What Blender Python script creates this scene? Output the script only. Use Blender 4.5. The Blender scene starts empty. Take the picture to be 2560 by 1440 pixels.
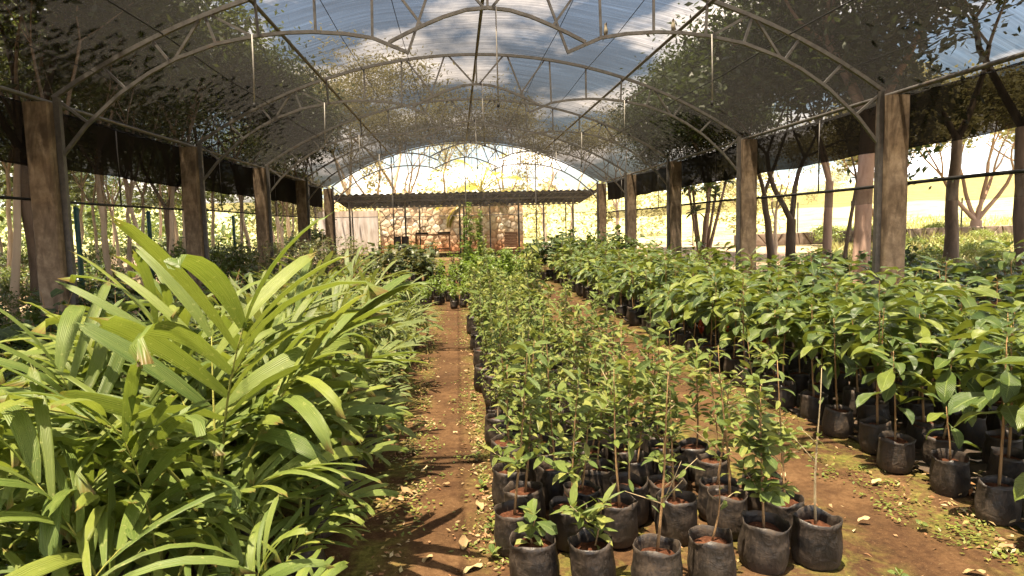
import bpy, math, random
import numpy as np
from mathutils import Vector, Matrix
R = random.Random(7)
rad = math.radians
scene = bpy.context.scene
COL = scene.collection

# ------------------------------------------------------------------ camera, world, sun, exposure
EYE = 1.55
F, YAW, PITCH, ROLL = 1643.4, 0.0819, 0.0945, -0.0239
cf = Vector((math.sin(YAW) * math.cos(PITCH), math.cos(YAW) * math.cos(PITCH), -math.sin(PITCH)))
cr = Vector((math.cos(YAW), -math.sin(YAW), 0))
cu = cr.cross(cf)
cr2 = cr * math.cos(ROLL) + cu * math.sin(ROLL)
cu2 = -cr * math.sin(ROLL) + cu * math.cos(ROLL)
cam = bpy.data.cameras.new('camera')
cam.sensor_width = 36.0
cam.lens = F / 2560 * 36.0
cam.clip_start = 0.05
cam.clip_end = 3000
camo = bpy.data.objects.new('camera', cam)
COL.objects.link(camo)
m = Matrix((cr2, cu2, -cf)).transposed().to_4x4()
m.translation = (0, 0, EYE)
camo.matrix_world = m
scene.camera = camo

SUN = Vector((-0.16, -0.15, 1.0)).normalized()          # direction towards the sun
w = bpy.data.worlds.new('World')
scene.world = w
w.use_nodes = True
nt = w.node_tree
bg = nt.nodes['Background']
sky = nt.nodes.new('ShaderNodeTexSky')
sky.sky_type = 'NISHITA'
sky.sun_disc = False
sky.sun_elevation = math.asin(SUN.z)
sky.sun_rotation = math.atan2(SUN.x, SUN.y)
sky.dust_density = 2.0
sky.ozone_density = 0.7
tc = nt.nodes.new('ShaderNodeTexCoord')
sx = nt.nodes.new('ShaderNodeSeparateXYZ')
nt.links.new(tc.outputs['Generated'], sx.inputs[0])
def wm(op, a, b=None):
    n = nt.nodes.new('ShaderNodeMath'); n.operation = op
    for i, v in enumerate((a, b)):
        if v is None: continue
        if isinstance(v, (int, float)): n.inputs[i].default_value = v
        else: nt.links.new(v, n.inputs[i])
    return n.outputs[0]
den = wm('ADD', wm('MAXIMUM', sx.outputs[2], 0.0), 0.16)
cx = nt.nodes.new('ShaderNodeCombineXYZ')
nt.links.new(wm('DIVIDE', sx.outputs[0], den), cx.inputs[0])
nt.links.new(wm('DIVIDE', sx.outputs[1], den), cx.inputs[1])
cn = nt.nodes.new('ShaderNodeTexNoise')
cn.inputs['Scale'].default_value = 1.5
cn.inputs['Detail'].default_value = 9
cn.inputs['Roughness'].default_value = 0.55
cn.inputs['Distortion'].default_value = 0.0
nt.links.new(cx.outputs[0], cn.inputs['Vector'])
cramp = nt.nodes.new('ShaderNodeValToRGB')
cramp.color_ramp.elements[0].position = 0.47
cramp.color_ramp.elements[1].position = 0.60
nt.links.new(cn.outputs['Fac'], cramp.inputs['Fac'])
cmix = nt.nodes.new('ShaderNodeMix'); cmix.data_type = 'RGBA'
nt.links.new(cramp.outputs['Color'], cmix.inputs['Factor'])
nt.links.new(sky.outputs['Color'], cmix.inputs['A'])
cmix.inputs['B'].default_value = (17.0, 15.6, 14.6, 1)
nt.links.new(cmix.outputs['Result'], bg.inputs['Color'])
bg.inputs['Strength'].default_value = 0.06

sl = bpy.data.lights.new('sun', 'SUN')
sl.energy = 5.0
sl.angle = rad(0.53)
sl.color = (1.0, 0.90, 0.74)
so = bpy.data.objects.new('sun', sl)
so.rotation_euler = SUN.to_track_quat('Z', 'Y').to_euler()
so.location = (0, 0, 30)
COL.objects.link(so)

vs = scene.view_settings
vs.view_transform = 'Standard'
vs.look = 'None'
vs.exposure = 2.62
vs.gamma = 1.0
vs.use_curve_mapping = False
scene.cycles.use_denoising = True
scene.cycles.max_bounces = 5
scene.cycles.use_adaptive_sampling = True
scene.cycles.adaptive_threshold = 0.02
scene.cycles.transparent_max_bounces = 16
scene.cycles.caustics_reflective = False
scene.cycles.caustics_refractive = False
scene.cycles.sample_clamp_indirect = 6

# ------------------------------------------------------------------ helpers
ONES = ['', 'first', 'second', 'third', 'fourth', 'fifth', 'sixth', 'seventh', 'eighth', 'ninth', 'tenth', 'eleventh',
        'twelfth', 'thirteenth', 'fourteenth', 'fifteenth', 'sixteenth', 'seventeenth', 'eighteenth', 'nineteenth']
TENS = {20: 'twent', 30: 'thirt', 40: 'fort', 50: 'fift', 60: 'sixt', 70: 'sevent'}
def ordw(n):
    if n < 20: return ONES[n]
    t = TENS[n // 10 * 10]
    return t + 'ieth' if n % 10 == 0 else t + 'y-' + ONES[n % 10]

def smooth(a, b, x):
    t = min(1.0, max(0.0, (x - a) / (b - a)))
    return t * t * (3 - 2 * t)

def gh(x, y):
    """height of the ground"""
    h = 0.4 * smooth(18.5, 25.5, y)
    d = math.hypot(max(0.0, x - 9), max(0.0, y - 40) * 0.8)
    h += 0.058 * max(0.0, d - 14) * smooth(14, 60, d)
    return h

class MB:
    """collects geometry for one mesh"""
    def __init__(s):
        s.v = []; s.f = []; s.uv = []; s.r = []; s.m = []
    def add(s, verts, faces, uvs=None, rnd=0.0, mat=0, M=None):
        o = len(s.v)
        if M is not None: verts = [M @ Vector(p) for p in verts]
        s.v.extend([tuple(p) for p in verts])
        for i, f in enumerate(faces):
            s.f.append(tuple(k + o for k in f))
            s.uv.append([uvs[k] for k in f] if uvs else [(0, 0)] * len(f))
            s.r.append(rnd); s.m.append(mat)
        return s
    def tube(s, pts, rads, n=6, rnd=0.0, mat=0, cap=True):
        pts = [Vector(p) for p in pts]
        if isinstance(rads, (int, float)): rads = [rads] * len(pts)
        vs_, fs = [], []
        up = Vector((0, 0, 1)); prev = None
        for i, p in enumerate(pts):
            t = (pts[min(i + 1, len(pts) - 1)] - pts[max(i - 1, 0)]).normalized()
            if prev is None:
                a = t.cross(up)
                if a.length < 0.1: a = t.cross(Vector((1, 0, 0)))
            else: a = prev - t * prev.dot(t)
            a.normalize(); prev = a
            b = t.cross(a)
            for k in range(n):
                g = 2 * math.pi * (k + .5) / n
                vs_.append(p + (a * math.cos(g) + b * math.sin(g)) * rads[i])
        for i in range(len(pts) - 1):
            for k in range(n):
                fs.append((i * n + k, i * n + (k + 1) % n, (i + 1) * n + (k + 1) % n, (i + 1) * n + k))
        if cap:
            fs.append(tuple(range(n))[::-1]); fs.append(tuple((len(pts) - 1) * n + k for k in range(n)))
        uv = [(i / max(1, len(pts) - 1), k / n) for i in range(len(pts)) for k in range(n)]
        return s.add(vs_, fs, uv, rnd, mat)
    def box(s, c, d, rnd=0.0, mat=0, M=None, bev=0.0):
        x, y, z = d[0] / 2, d[1] / 2, d[2] / 2
        if not bev:
            v = [(c[0] + a * x, c[1] + b * y, c[2] + e * z) for e in (-1, 1) for a, b in ((-1, -1), (1, -1), (1, 1), (-1, 1))]
            f = [(3, 2, 1, 0), (4, 5, 6, 7), (0, 1, 5, 4), (1, 2, 6, 5), (2, 3, 7, 6), (3, 0, 4, 7)]
        else:
            ring = [(-x + bev, -y), (x - bev, -y), (x, -y + bev), (x, y - bev), (x - bev, y), (-x + bev, y), (-x, y - bev), (-x, -y + bev)]
            v = [(c[0] + p, c[1] + q, c[2] + e * z) for e in (-1, 1) for p, q in ring]
            f = [tuple(range(8))[::-1], tuple(range(8, 16))] + [(k, (k + 1) % 8, 8 + (k + 1) % 8, 8 + k) for k in range(8)]
        return s.add(v, f, None, rnd, mat, M)
    def mesh(s, name, mats, smooth_=False):
        me = bpy.data.meshes.new(name)
        me.from_pydata(s.v, [], s.f)
        uvl = me.uv_layers.new(name='UVMap')
        flat = []
        for q in s.uv:
            for a in q: flat.extend(a)
        uvl.data.foreach_set('uv', flat)
        at = me.attributes.new('rnd', 'FLOAT', 'FACE')
        at.data.foreach_set('value', s.r)
        for mt in (mats if isinstance(mats, (list, tuple)) else [mats]): me.materials.append(mt)
        me.polygons.foreach_set('material_index', s.m)
        if smooth_: me.polygons.foreach_set('use_smooth', [True] * len(s.f))
        me.update()
        return me

def quads_mesh(name, V, rnd, mat, matidx=None):
    """numpy: V (n,4,3) quads, rnd (n,)"""
    n = len(V)
    me = bpy.data.meshes.new(name)
    me.vertices.add(n * 4); me.loops.add(n * 4); me.polygons.add(n)
    me.vertices.foreach_set('co', V.reshape(-1).astype(np.float32))
    me.loops.foreach_set('vertex_index', np.arange(n * 4, dtype=np.int32))
    me.polygons.foreach_set('loop_start', np.arange(0, n * 4, 4, dtype=np.int32))
    me.polygons.foreach_set('loop_total', np.full(n, 4, dtype=np.int32))
    at = me.attributes.new('rnd', 'FLOAT', 'FACE')
    at.data.foreach_set('value', rnd.astype(np.float32))
    me.materials.append(mat)
    me.update(calc_edges=True)
    return me

def ob(name, mesh, parent=None, loc=None, M=None, rz=None, sc=None, **props):
    o = bpy.data.objects.new(name, mesh)
    COL.objects.link(o)
    if parent is not None: o.parent = parent
    if M is not None: o.matrix_basis = M
    else:
        if loc is not None: o.location = loc
        if rz is not None: o.rotation_euler = (0, 0, rz)
        if sc is not None: o.scale = (sc, sc, sc) if isinstance(sc, (int, float)) else sc
    for k, v in props.items(): o[k] = v
    return o

def thing(name, label, cat, loc=(0, 0, 0), rz=0.0, sc=None, group=None, mesh=None, M=None):
    o = ob(name, mesh, None, loc, M, rz, sc)
    o['label'] = label; o['category'] = cat; o['kind'] = 'thing'
    if group: o['group'] = group
    return o

# ------------------------------------------------------------------ materials
class NT:
    def __init__(s, name):
        s.mat = bpy.data.materials.new(name); s.mat.use_nodes = True
        s.t = s.mat.node_tree; s.t.nodes.clear()
        s.out = s.n('OutputMaterial')
    def n(s, t, **kw):
        x = s.t.nodes.new('ShaderNode' + t)
        for k, v in kw.items(): setattr(x, k, v)
        return x
    def l(s, a, b): s.t.links.new(a, b)
    def setin(s, sock, v):
        if hasattr(v, 'is_linked') or isinstance(v, bpy.types.NodeSocket): s.l(v, sock)
        else: sock.default_value = v
    def math(s, op, a, b=None, c=None, clamp=False):
        x = s.n('Math', operation=op, use_clamp=clamp)
        for i, v in enumerate((a, b, c)):
            if v is not None: s.setin(x.inputs[i], v)
        return x.outputs[0]
    def vec(s, op, a, b=None):
        x = s.n('VectorMath', operation=op)
        s.setin(x.inputs[0], a)
        if b is not None: s.setin(x.inputs[1], b)
        return x.outputs['Value'] if op == 'DOT_PRODUCT' else x.outputs[0]
    def noise(s, vec, scale, detail=4, rough=.55, dist=0.0):
        x = s.n('TexNoise')
        if vec is not None: s.l(vec, x.inputs['Vector'])
        x.inputs['Scale'].default_value = scale; x.inputs['Detail'].default_value = detail
        x.inputs['Roughness'].default_value = rough; x.inputs['Distortion'].default_value = dist
        return x.outputs['Fac']
    def ramp(s, fac, stops, interp='LINEAR'):
        x = s.n('ValToRGB'); cr_ = x.color_ramp; cr_.interpolation = interp
        while len(cr_.elements) < len(stops): cr_.elements.new(0.5)
        for e, (p, c) in zip(cr_.elements, stops):
            e.position = p
            e.color = (c, c, c, 1) if isinstance(c, (int, float)) else (*c, 1)
        s.l(fac, x.inputs['Fac'])
        return x.outputs['Color']
    def mix(s, fac, a, b, mode='MIX'):
        x = s.n('Mix', data_type='RGBA', blend_type=mode)
        s.setin(x.inputs['Factor'], fac)
        for nm, v in (('A', a), ('B', b)):
            if isinstance(v, tuple): x.inputs[nm].default_value = (*v, 1) if len(v) == 3 else v
            else: s.l(v, x.inputs[nm])
        return x.outputs['Result']
    def mapr(s, v, a, b, c=0.0, d=1.0):
        x = s.n('MapRange'); s.setin(x.inputs[0], v)
        for i, q in enumerate((a, b, c, d)): x.inputs[1 + i].default_value = q
        return x.outputs[0]
    def bump(s, h, strength=.5, dist=.01):
        x = s.n('Bump'); s.l(h, x.inputs['Height'])
        x.inputs['Strength'].default_value = strength; x.inputs['Distance'].default_value = dist
        return x.outputs['Normal']
    def pos(s, sc=None):
        g = s.n('NewGeometry').outputs['Position']
        return s.mapping(g, sc) if sc else g
    def objc(s, sc=None):
        g = s.n('TexCoord').outputs['Object']
        return s.mapping(g, sc) if sc else g
    def mapping(s, v, sc=(1, 1, 1), rot=(0, 0, 0)):
        x = s.n('Mapping'); s.l(v, x.inputs['Vector'])
        x.inputs['Scale'].default_value = sc; x.inputs['Rotation'].default_value = rot
        return x.outputs[0]
    def rnd(s):
        a = s.n('Attribute', attribute_name='rnd', attribute_type='GEOMETRY').outputs['Fac']
        o = s.n('ObjectInfo').outputs['Random']
        return s.math('FRACT', s.math('ADD', a, o))
    def principled(s, col, rough=.6, spec=.4, normal=None, metal=0.0):
        p = s.n('BsdfPrincipled')
        s.setin(p.inputs['Base Color'], (*col, 1) if isinstance(col, tuple) else col)
        s.setin(p.inputs['Roughness'], rough)
        p.inputs['Specular IOR Level'].default_value = spec
        p.inputs['Metallic'].default_value = metal
        if normal is not None: s.l(normal, p.inputs['Normal'])
        return p.outputs[0]
    def done(s, sh):
        s.l(sh, s.out.inputs['Surface']); return s.mat

def leaf_material(name, cols, trans_col, trans=.35, rough=.38, veins=None, blotch=0.25, spec=.45):
    """cols: list of base colours chosen at random per leaf; veins: None, 'pinnate' or 'parallel'"""
    t = NT(name)
    r = t.rnd()
    n = len(cols)
    base = t.ramp(r, [((i + .5) / n, c) for i, c in enumerate(cols)])
    pn = t.noise(t.objc(), 22, 3, .6)
    base = t.mix(t.mapr(pn, .35, .75, 0, blotch), base, tuple(c * .45 + .01 for c in cols[0]))
    normal = None
    if veins:
        uvn = t.n('UVMap'); sep = t.n('SeparateXYZ'); t.l(uvn.outputs[0], sep.inputs[0])
        u, v = sep.outputs[0], sep.outputs[1]
        av = t.math('ABSOLUTE', t.math('SUBTRACT', v, .5))
        if veins == 'pinnate':
            ph = t.math('SUBTRACT', t.math('MULTIPLY', u, 13.0), t.math('MULTIPLY', av, 5.0))
            wv = t.math('ABSOLUTE', t.math('SUBTRACT', t.math('FRACT', ph), .5))
            vein = t.mapr(wv, .43, .5, 0, 1)
            mid = t.mapr(av, .015, .045, 1, 0)
            allv = t.math('MAXIMUM', t.math('MULTIPLY', vein, .6), mid)
            base = t.mix(t.math('MULTIPLY', allv, .55), base, (.24, .30, .08))
            hgt = t.math('SUBTRACT', t.math('SINE', t.math('MULTIPLY', wv, 6.28)), t.math('MULTIPLY', mid, .6))
            normal = t.bump(hgt, .55, .006)
        else:
            wv = t.math('SINE', t.math('MULTIPLY', v, 75.0))
            st = t.n('CombineXYZ')
            t.l(t.math('MULTIPLY', u, 3.0), st.inputs[0]); t.l(t.math('MULTIPLY', v, 26.0), st.inputs[1]); t.l(t.math('MULTIPLY', r, 40.0), st.inputs[2])
            sn = t.noise(st.outputs[0], 1.0, 3, .6)
            base = t.mix(t.mapr(sn, .35, .7, 0, .4), base, (.25, .28, .08))
            sp = t.noise(t.objc(), 75, 2, .5)
            base = t.mix(t.mapr(sp, .65, .72, 0, .4), base, (.34, .34, .12))
            tip = t.math('MULTIPLY', t.mapr(t.math('ADD', u, t.math('MULTIPLY', sn, .25)), 1.02, 1.14, 0, 1), t.mapr(r, .25, .4, 0, .9))
            base = t.mix(tip, base, (.17, .095, .035))
            normal = t.bump(wv, .35, .003)
    p = t.principled(base, rough, spec, normal)
    tr = t.n('BsdfTranslucent')
    tm = t.mix(.35, base, trans_col)
    t.l(tm, tr.inputs['Color'])
    if normal is not None: t.l(normal, tr.inputs['Normal'])
    ms = t.n('MixShader'); ms.inputs[0].default_value = trans
    t.l(p, ms.inputs[1]); t.l(tr.outputs[0], ms.inputs[2])
    return t.done(ms.outputs[0])

M = {}
M['palm'] = leaf_material('palm_leaf', [(.062, .11, .020), (.13, .175, .03), (.085, .14, .028), (.185, .225, .035)], (.36, .44, .025), .32, .46, 'parallel', .2, .3)  # greens spread wide to imitate highlights and deeper shading among leaflets
M['palm_back'] = leaf_material('palm_leaf_small', [(.065, .105, .028), (.14, .175, .045), (.10, .14, .04)], (.40, .43, .04), .28, .48, 'parallel', .2)
M['broad'] = leaf_material('broad_leaf', [(.036, .07, .016), (.085, .13, .026), (.052, .092, .02), (.17, .21, .035)], (.40, .46, .03), .24, .38, 'pinnate', .25)  # mostly dark greens with one bright, imitating sunlit leaves over shaded ones
M['slender'] = leaf_material('slender_leaf', [(.09, .14, .032), (.17, .22, .045), (.13, .185, .04), (.28, .30, .07)], (.46, .48, .06), .27, .45, 'pinnate', .25)
M['lush'] = leaf_material('lush_leaf', [(.10, .16, .025), (.15, .22, .03), (.12, .18, .03)], (.30, .44, .02), .36, .42, None, .3)
M['dark'] = leaf_material('dark_leaf', [(.035, .065, .02), (.055, .09, .025), (.045, .075, .025)], (.2, .28, .03), .28, .4, 'pinnate', .3)
M['shrub'] = leaf_material('shrub_leaf', [(.055, .08, .03), (.09, .11, .035), (.07, .09, .03), (.13, .12, .05)], (.28, .30, .06), .3, .42, None, .3)
M['tree_dark'] = leaf_material('tree_leaf_dark', [(.03, .05, .016), (.055, .08, .02), (.04, .06, .018)], (.16, .22, .02), .3, .45, None, .2)
M['tree_mid'] = leaf_material('tree_leaf_mid', [(.05, .075, .018), (.09, .11, .025), (.07, .085, .02)], (.25, .30, .04), .35, .45, None, .2)
M['tree_pale'] = leaf_material('tree_leaf_pale', [(.19, .18, .07), (.28, .24, .10), (.22, .20, .08)], (.50, .44, .16), .42, .5, None, .2)  # dry-season leaves, made paler still in place of haze on far foliage
M['coco'] = leaf_material('coconut_leaf', [(.24, .22, .03), (.32, .27, .035), (.20, .22, .035)], (.6, .5, .05), .42, .4, None, .2)
M['weed'] = leaf_material('weed_leaf', [(.14, .17, .03), (.20, .21, .035), (.11, .15, .03)], (.36, .40, .04), .3, .5, None, .2)
M['dry_grass'] = leaf_material('dry_grass', [(.20, .18, .06), (.32, .27, .11), (.24, .24, .06)], (.45, .40, .12), .3, .6, None, .2)
M['red_leaf'] = leaf_material('red_young_leaf', [(.25, .03, .012), (.30, .06, .015)], (.6, .10, .02), .4, .4, None, .2)

def bark(name, c1, c2, scale=9, stretch=.25):
    t = NT(name)
    v = t.objc((1, 1, stretch))
    a = t.noise(v, scale, 5, .65, .4)
    col = t.ramp(t.math('FRACT', t.math('ADD', a, t.math('MULTIPLY', t.n('ObjectInfo').outputs['Random'], .18))), [(.3, c1), (.62, c2)])
    return t.done(t.principled(col, .85, .2, t.bump(a, .6, .02)))
M['stem'] = bark('stem_bark', (.15, .085, .038), (.29, .18, .085), 40, .3)
M['stem_green'] = bark('green_stem', (.12, .13, .03), (.22, .22, .05), 30, .15)
M['twig'] = bark('twig_bark', (.20, .15, .08), (.36, .29, .17), 40, .3)
M['bark_dark'] = bark('dark_bark', (.055, .038, .026), (.13, .09, .06), 10, .3)
M['bark_pale'] = bark('pale_bark', (.20, .14, .09), (.42, .32, .22), 9, .3)
M['rough_stone'] = bark('rough_dark_stone', (.06, .042, .03), (.16, .115, .08), 5, 1.0)
M['bark_pink'] = bark('pinkish_bark', (.22, .13, .085), (.36, .23, .16), 8, .4)

t = NT('black_plastic')
v = t.objc()
d = t.noise(v, 14, 5, .65)
fine = t.noise(t.objc((1, 1, .35)), 95, 3, .6)
wr = t.noise(t.objc((1, 1, 1.3)), 13, 3, .6, 1.0)
rn = t.n('ObjectInfo').outputs['Random']
sepz = t.n('SeparateXYZ'); t.l(v, sepz.inputs[0])
dirt = t.math('ADD', t.mapr(sepz.outputs[2], .0, .11, .45, 0), t.math('ADD', t.mapr(d, .40, .68, 0, .6), t.math('MULTIPLY', rn, .22)))
dirt = t.math('MULTIPLY', dirt, t.mapr(fine, .3, .62, .35, 1.0), clamp=True)
col = t.mix(t.math('MULTIPLY', dirt, .8), (.007, .007, .0075), (.10, .066, .038))
M['bag'] = t.done(t.principled(col, t.mapr(dirt, 0, .6, .36, .85), .45, t.bump(t.math('ADD', t.math('MULTIPLY', wr, 1.6), t.math('MULTIPLY', fine, .5)), .38, .009)))

t = NT('red_soil')
v = t.pos()
a = t.noise(v, 60, 5, .7); b = t.noise(v, 9, 3, .6)
col = t.ramp(t.math('ADD', t.math('MULTIPLY', a, .7), t.math('MULTIPLY', b, .3)), [(.32, (.018, .007, .004)), (.5, (.062, .024, .012)), (.68, (.14, .06, .03))])
M['soil'] = t.done(t.principled(col, .95, .1, t.bump(a, .9, .012)))

# the ground: red soil under the net, litter in the wood, dry grass in the field
t = NT('ground_soil')
v = t.pos()
sp = t.n('SeparateXYZ'); t.l(v, sp.inputs[0])
n1 = t.noise(v, 1.3, 4, .6); n2 = t.noise(v, 28, 4, .7); n3 = t.noise(v, 5.5, 4, .65, .5); n4 = t.noise(v, 130, 2, .6)
soil = t.ramp(t.math('ADD', t.math('MULTIPLY', n1, .55), t.math('MULTIPLY', n2, .45)), [(.34, (.034, .018, .009)), (.5, (.074, .040, .018)), (.66, (.122, .070, .033))])
soil = t.mix(t.mapr(n3, .5, .64, 0, .6), soil, (.040, .020, .010))
soil = t.mix(t.mapr(t.noise(v, .9, 3, .5), .52, .66, 0, .5), soil, (.05, .030, .016))
soil = t.mix(t.mapr(n4, .64, .74, 0, .45), soil, (.24, .17, .09))
# moss keeps to the edges of the two walking paths
pe1 = t.math('ABSOLUTE', t.math('ADD', sp.outputs[0], .12)); pe2 = t.math('ABSOLUTE', t.math('SUBTRACT', sp.outputs[0], 2.1))
edge = t.math('MINIMUM', pe1, pe2)
moss = t.math('MULTIPLY', t.mapr(edge, .10, .34, .0, 1.0), t.mapr(t.noise(v, 3.2, 6, .7, .6), .47, .62, 0, .85))
soil = t.mix(moss, soil, t.ramp(n2, [(.35, (.06, .065, .014)), (.65, (.17, .16, .035))]))
litter = t.ramp(t.noise(v, 17, 5, .75), [(.3, (.10, .06, .035)), (.5, (.24, .16, .10)), (.7, (.40, .30, .20))])
litter = t.mix(t.mapr(n1, .5, .7, 0, .5), litter, (.14, .14, .04))
grass = t.ramp(t.math('ADD', t.math('MULTIPLY', t.noise(v, .35, 6, .65), .6), t.math('MULTIPLY', t.noise(v, 4.0, 5, .7), .4)), [(.35, (.13, .135, .045)), (.5, (.26, .235, .09)), (.65, (.37, .31, .15))])
wob = t.math('MULTIPLY', t.math('SUBTRACT', n1, .5), 3.0)
xl = t.math('ADD', sp.outputs[0], wob)
g = t.mix(t.mapr(xl, -5.6, -4.7, 1, 0), soil, litter)
g = t.mix(t.mapr(xl, 5.6, 6.8, 0, 1), g, litter)
g = t.mix(t.mapr(xl, 13, 19, 0, 1), g, grass)
g = t.mix(t.mapr(t.math('ADD', sp.outputs[1], wob), 33, 38, 0, 1), g, grass)
hgt = t.math('ADD', t.math('MULTIPLY', n2, .7), t.math('ADD', t.math('MULTIPLY', n4, .25), n3))
M['ground'] = t.done(t.principled(g, .95, .1, t.bump(hgt, .8, .025)))

t = NT('fallen_leaf')
r = t.rnd()
col = t.ramp(r, [(.1, (.26, .19, .09)), (.3, (.20, .09, .04)), (.5, (.33, .26, .13)), (.68, (.22, .075, .03)), (.85, (.18, .17, .045)), (.97, (.38, .31, .18))])
col = t.mix(t.mapr(t.noise(t.pos(), 60, 3, .6), .4, .7, 0, .4), col, (.14, .07, .03))
M['litter'] = t.done(t.principled(col, .7, .3))

t = NT('concrete')
v = t.objc()
a = t.noise(v, 7, 6, .65); st = t.noise(t.objc((3.5, 3.5, .8)), 1.6, 4, .6, .6); fi = t.noise(v, 90, 3, .6)
col = t.ramp(a, [(.3, (.11, .078, .05)), (.5, (.185, .135, .088)), (.7, (.27, .205, .14))])
col = t.mix(t.mapr(st, .44, .6, 0, .8), col, (.05, .034, .023))
col = t.mix(t.mapr(fi, .6, .72, 0, .4), col, (.10, .08, .06))
M['concrete'] = t.done(t.principled(col, .9, .2, t.bump(t.math('ADD', a, t.math('MULTIPLY', fi, .4)), .5, .015)))

t = NT('galvanised_steel')
a = t.noise(t.pos(), 12, 5, .7); b_ = t.noise(t.pos((2, 2, 6)), 3, 4, .6)
col = t.ramp(a, [(.3, (.075, .071, .065)), (.7, (.165, .156, .142))])
col = t.mix(t.mapr(b_, .58, .7, 0, .5), col, (.13, .075, .045))
M['steel'] = t.done(t.principled(col, .5, .5, None, .55))
t = NT('dark_steel')
a = t.noise(t.pos(), 15, 4, .7)
M['steel_dark'] = t.done(t.principled(t.ramp(a, [(.3, (.035, .032, .03)), (.7, (.085, .075, .065))]), .55, .5))
t = NT('black_cord')
M['cord'] = t.done(t.principled((.012, .012, .012), .7, .3))
t = NT('white_hose')
M['hose'] = t.done(t.principled(t.ramp(t.noise(t.pos(), 20, 3), [(.3, (.17, .16, .14)), (.7, (.28, .26, .235))]), .45, .4))
t = NT('green_paint')
M['green_post'] = t.done(t.principled(t.ramp(t.noise(t.pos(), 11, 4, .7), [(.35, (.005, .028, .019)), (.65, (.009, .05, .033))]), .5, .4))

def net_material(name, T, var, fibre, transl, streak=(.5, 40, .5), power=1.0):
    """woven shade cloth: gaps let light straight through, fibres scatter; seen at a slant the gaps close up"""
    t = NT(name)
    v = t.pos(streak)
    a = t.noise(v, 1.0, 3, .6, .25)
    b = t.noise(t.pos(tuple(s * 4.5 for s in streak)), 1.0, 1, .6)
    c = t.noise(t.pos(), .8, 1, .6)
    k = t.math('ADD', t.math('MULTIPLY', a, .45), t.math('ADD', t.math('MULTIPLY', b, .4), t.math('MULTIPLY', c, .15)))
    T0 = t.math('ADD', T, t.math('MULTIPLY', t.math('SUBTRACT', k, .5), var), clamp=True)
    gm = t.n('NewGeometry')
    cosv = t.math('ABSOLUTE', t.vec('DOT_PRODUCT', gm.outputs['Incoming'], gm.outputs['Normal']))
    gap = t.math('POWER', t.math('MAXIMUM', T0, .003), t.math('DIVIDE', power, t.math('ADD', t.math('MULTIPLY', cosv, .92), .08)))
    fib = t.mix(t.mapr(c, .3, .7, 0, .5), fibre, tuple(q * .6 for q in fibre))
    df = t.n('BsdfDiffuse'); t.l(fib, df.inputs['Color'])
    tl = t.n('BsdfTranslucent'); tl.inputs['Color'].default_value = (*transl, 1)
    ad = t.n('AddShader'); t.l(df.outputs[0], ad.inputs[0]); t.l(tl.outputs[0], ad.inputs[1])
    tp = t.n('BsdfTransparent'); tp.inputs['Color'].default_value = (1.0, .93, .84, 1)
    ms = t.n('MixShader'); t.l(gap, ms.inputs[0]); t.l(ad.outputs[0], ms.inputs[1]); t.l(tp.outputs[0], ms.inputs[2])
    return t.done(ms.outputs[0])
M['roof_net'] = net_material('roof_shade_net', .56, .7, (.016, .0148, .0135), (.0062, .0056, .005), (.45, 16, .45), 1.0)
M['dark_net'] = net_material('rolled_dark_net', .15, .14, (.008, .007, .006), (.003, .0026, .002), (3, .6, 30))
M['sheer_net'] = net_material('sheer_net', .66, .2, (.06, .055, .05), (.03, .028, .024), (3, .6, 30))
M['gable_net'] = net_material('gable_net', .88, .12, (.30, .28, .24), (.22, .20, .17), (.6, 3, 25))

# ------------------------------------------------------------------ ground
def axis(lo, hi, near_lo, near_hi, fine):
    a = list(np.arange(near_lo, near_hi + 1e-6, fine))
    s_, x = fine, near_hi
    while x < hi: s_ *= 1.35; x += s_; a.append(x)
    s_, x = fine, near_lo
    while x > lo: s_ *= 1.35; x -= s_; a.insert(0, x)
    return a
gx, gy = axis(-500, 700, -5, 6, .11), axis(-60, 900, 1.0, 15, .11)
gb = MB()
rg = random.Random(3)
gv = []
for y in gy:
    for x in gx:
        z = gh(x, y)
        if -5 < x < 6 and 1 < y < 15: z += rg.uniform(-.007, .007) + .010 * math.sin(x * 5.1 + 1.7 * math.sin(y * 1.9)) * math.sin(y * 3.7 + x)
        gv.append((x, y, z))
nx = len(gx)
gb.add(gv, [(j * nx + i, j * nx + i + 1, (j + 1) * nx + i + 1, (j + 1) * nx + i) for j in range(len(gy) - 1) for i in range(nx - 1)])
ob('ground', gb.mesh('ground', M['ground'], True), kind='structure')

# ------------------------------------------------------------------ shade house
C0 = 0.43                    # centre line
HALF, ZE, RISE = 4.75, 3.05, 1.46
RAD = (HALF ** 2 + RISE ** 2) / (2 * RISE)
def arc(rx): return ZE + RISE - RAD + math.sqrt(RAD * RAD - rx * rx)
TY = [7.694 + 4 * k for k in range(-2, 5)]       # truss positions
house = thing('shade_house', 'arched shade house of concrete posts, steel trusses and dark net roof', 'shade house')

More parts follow.
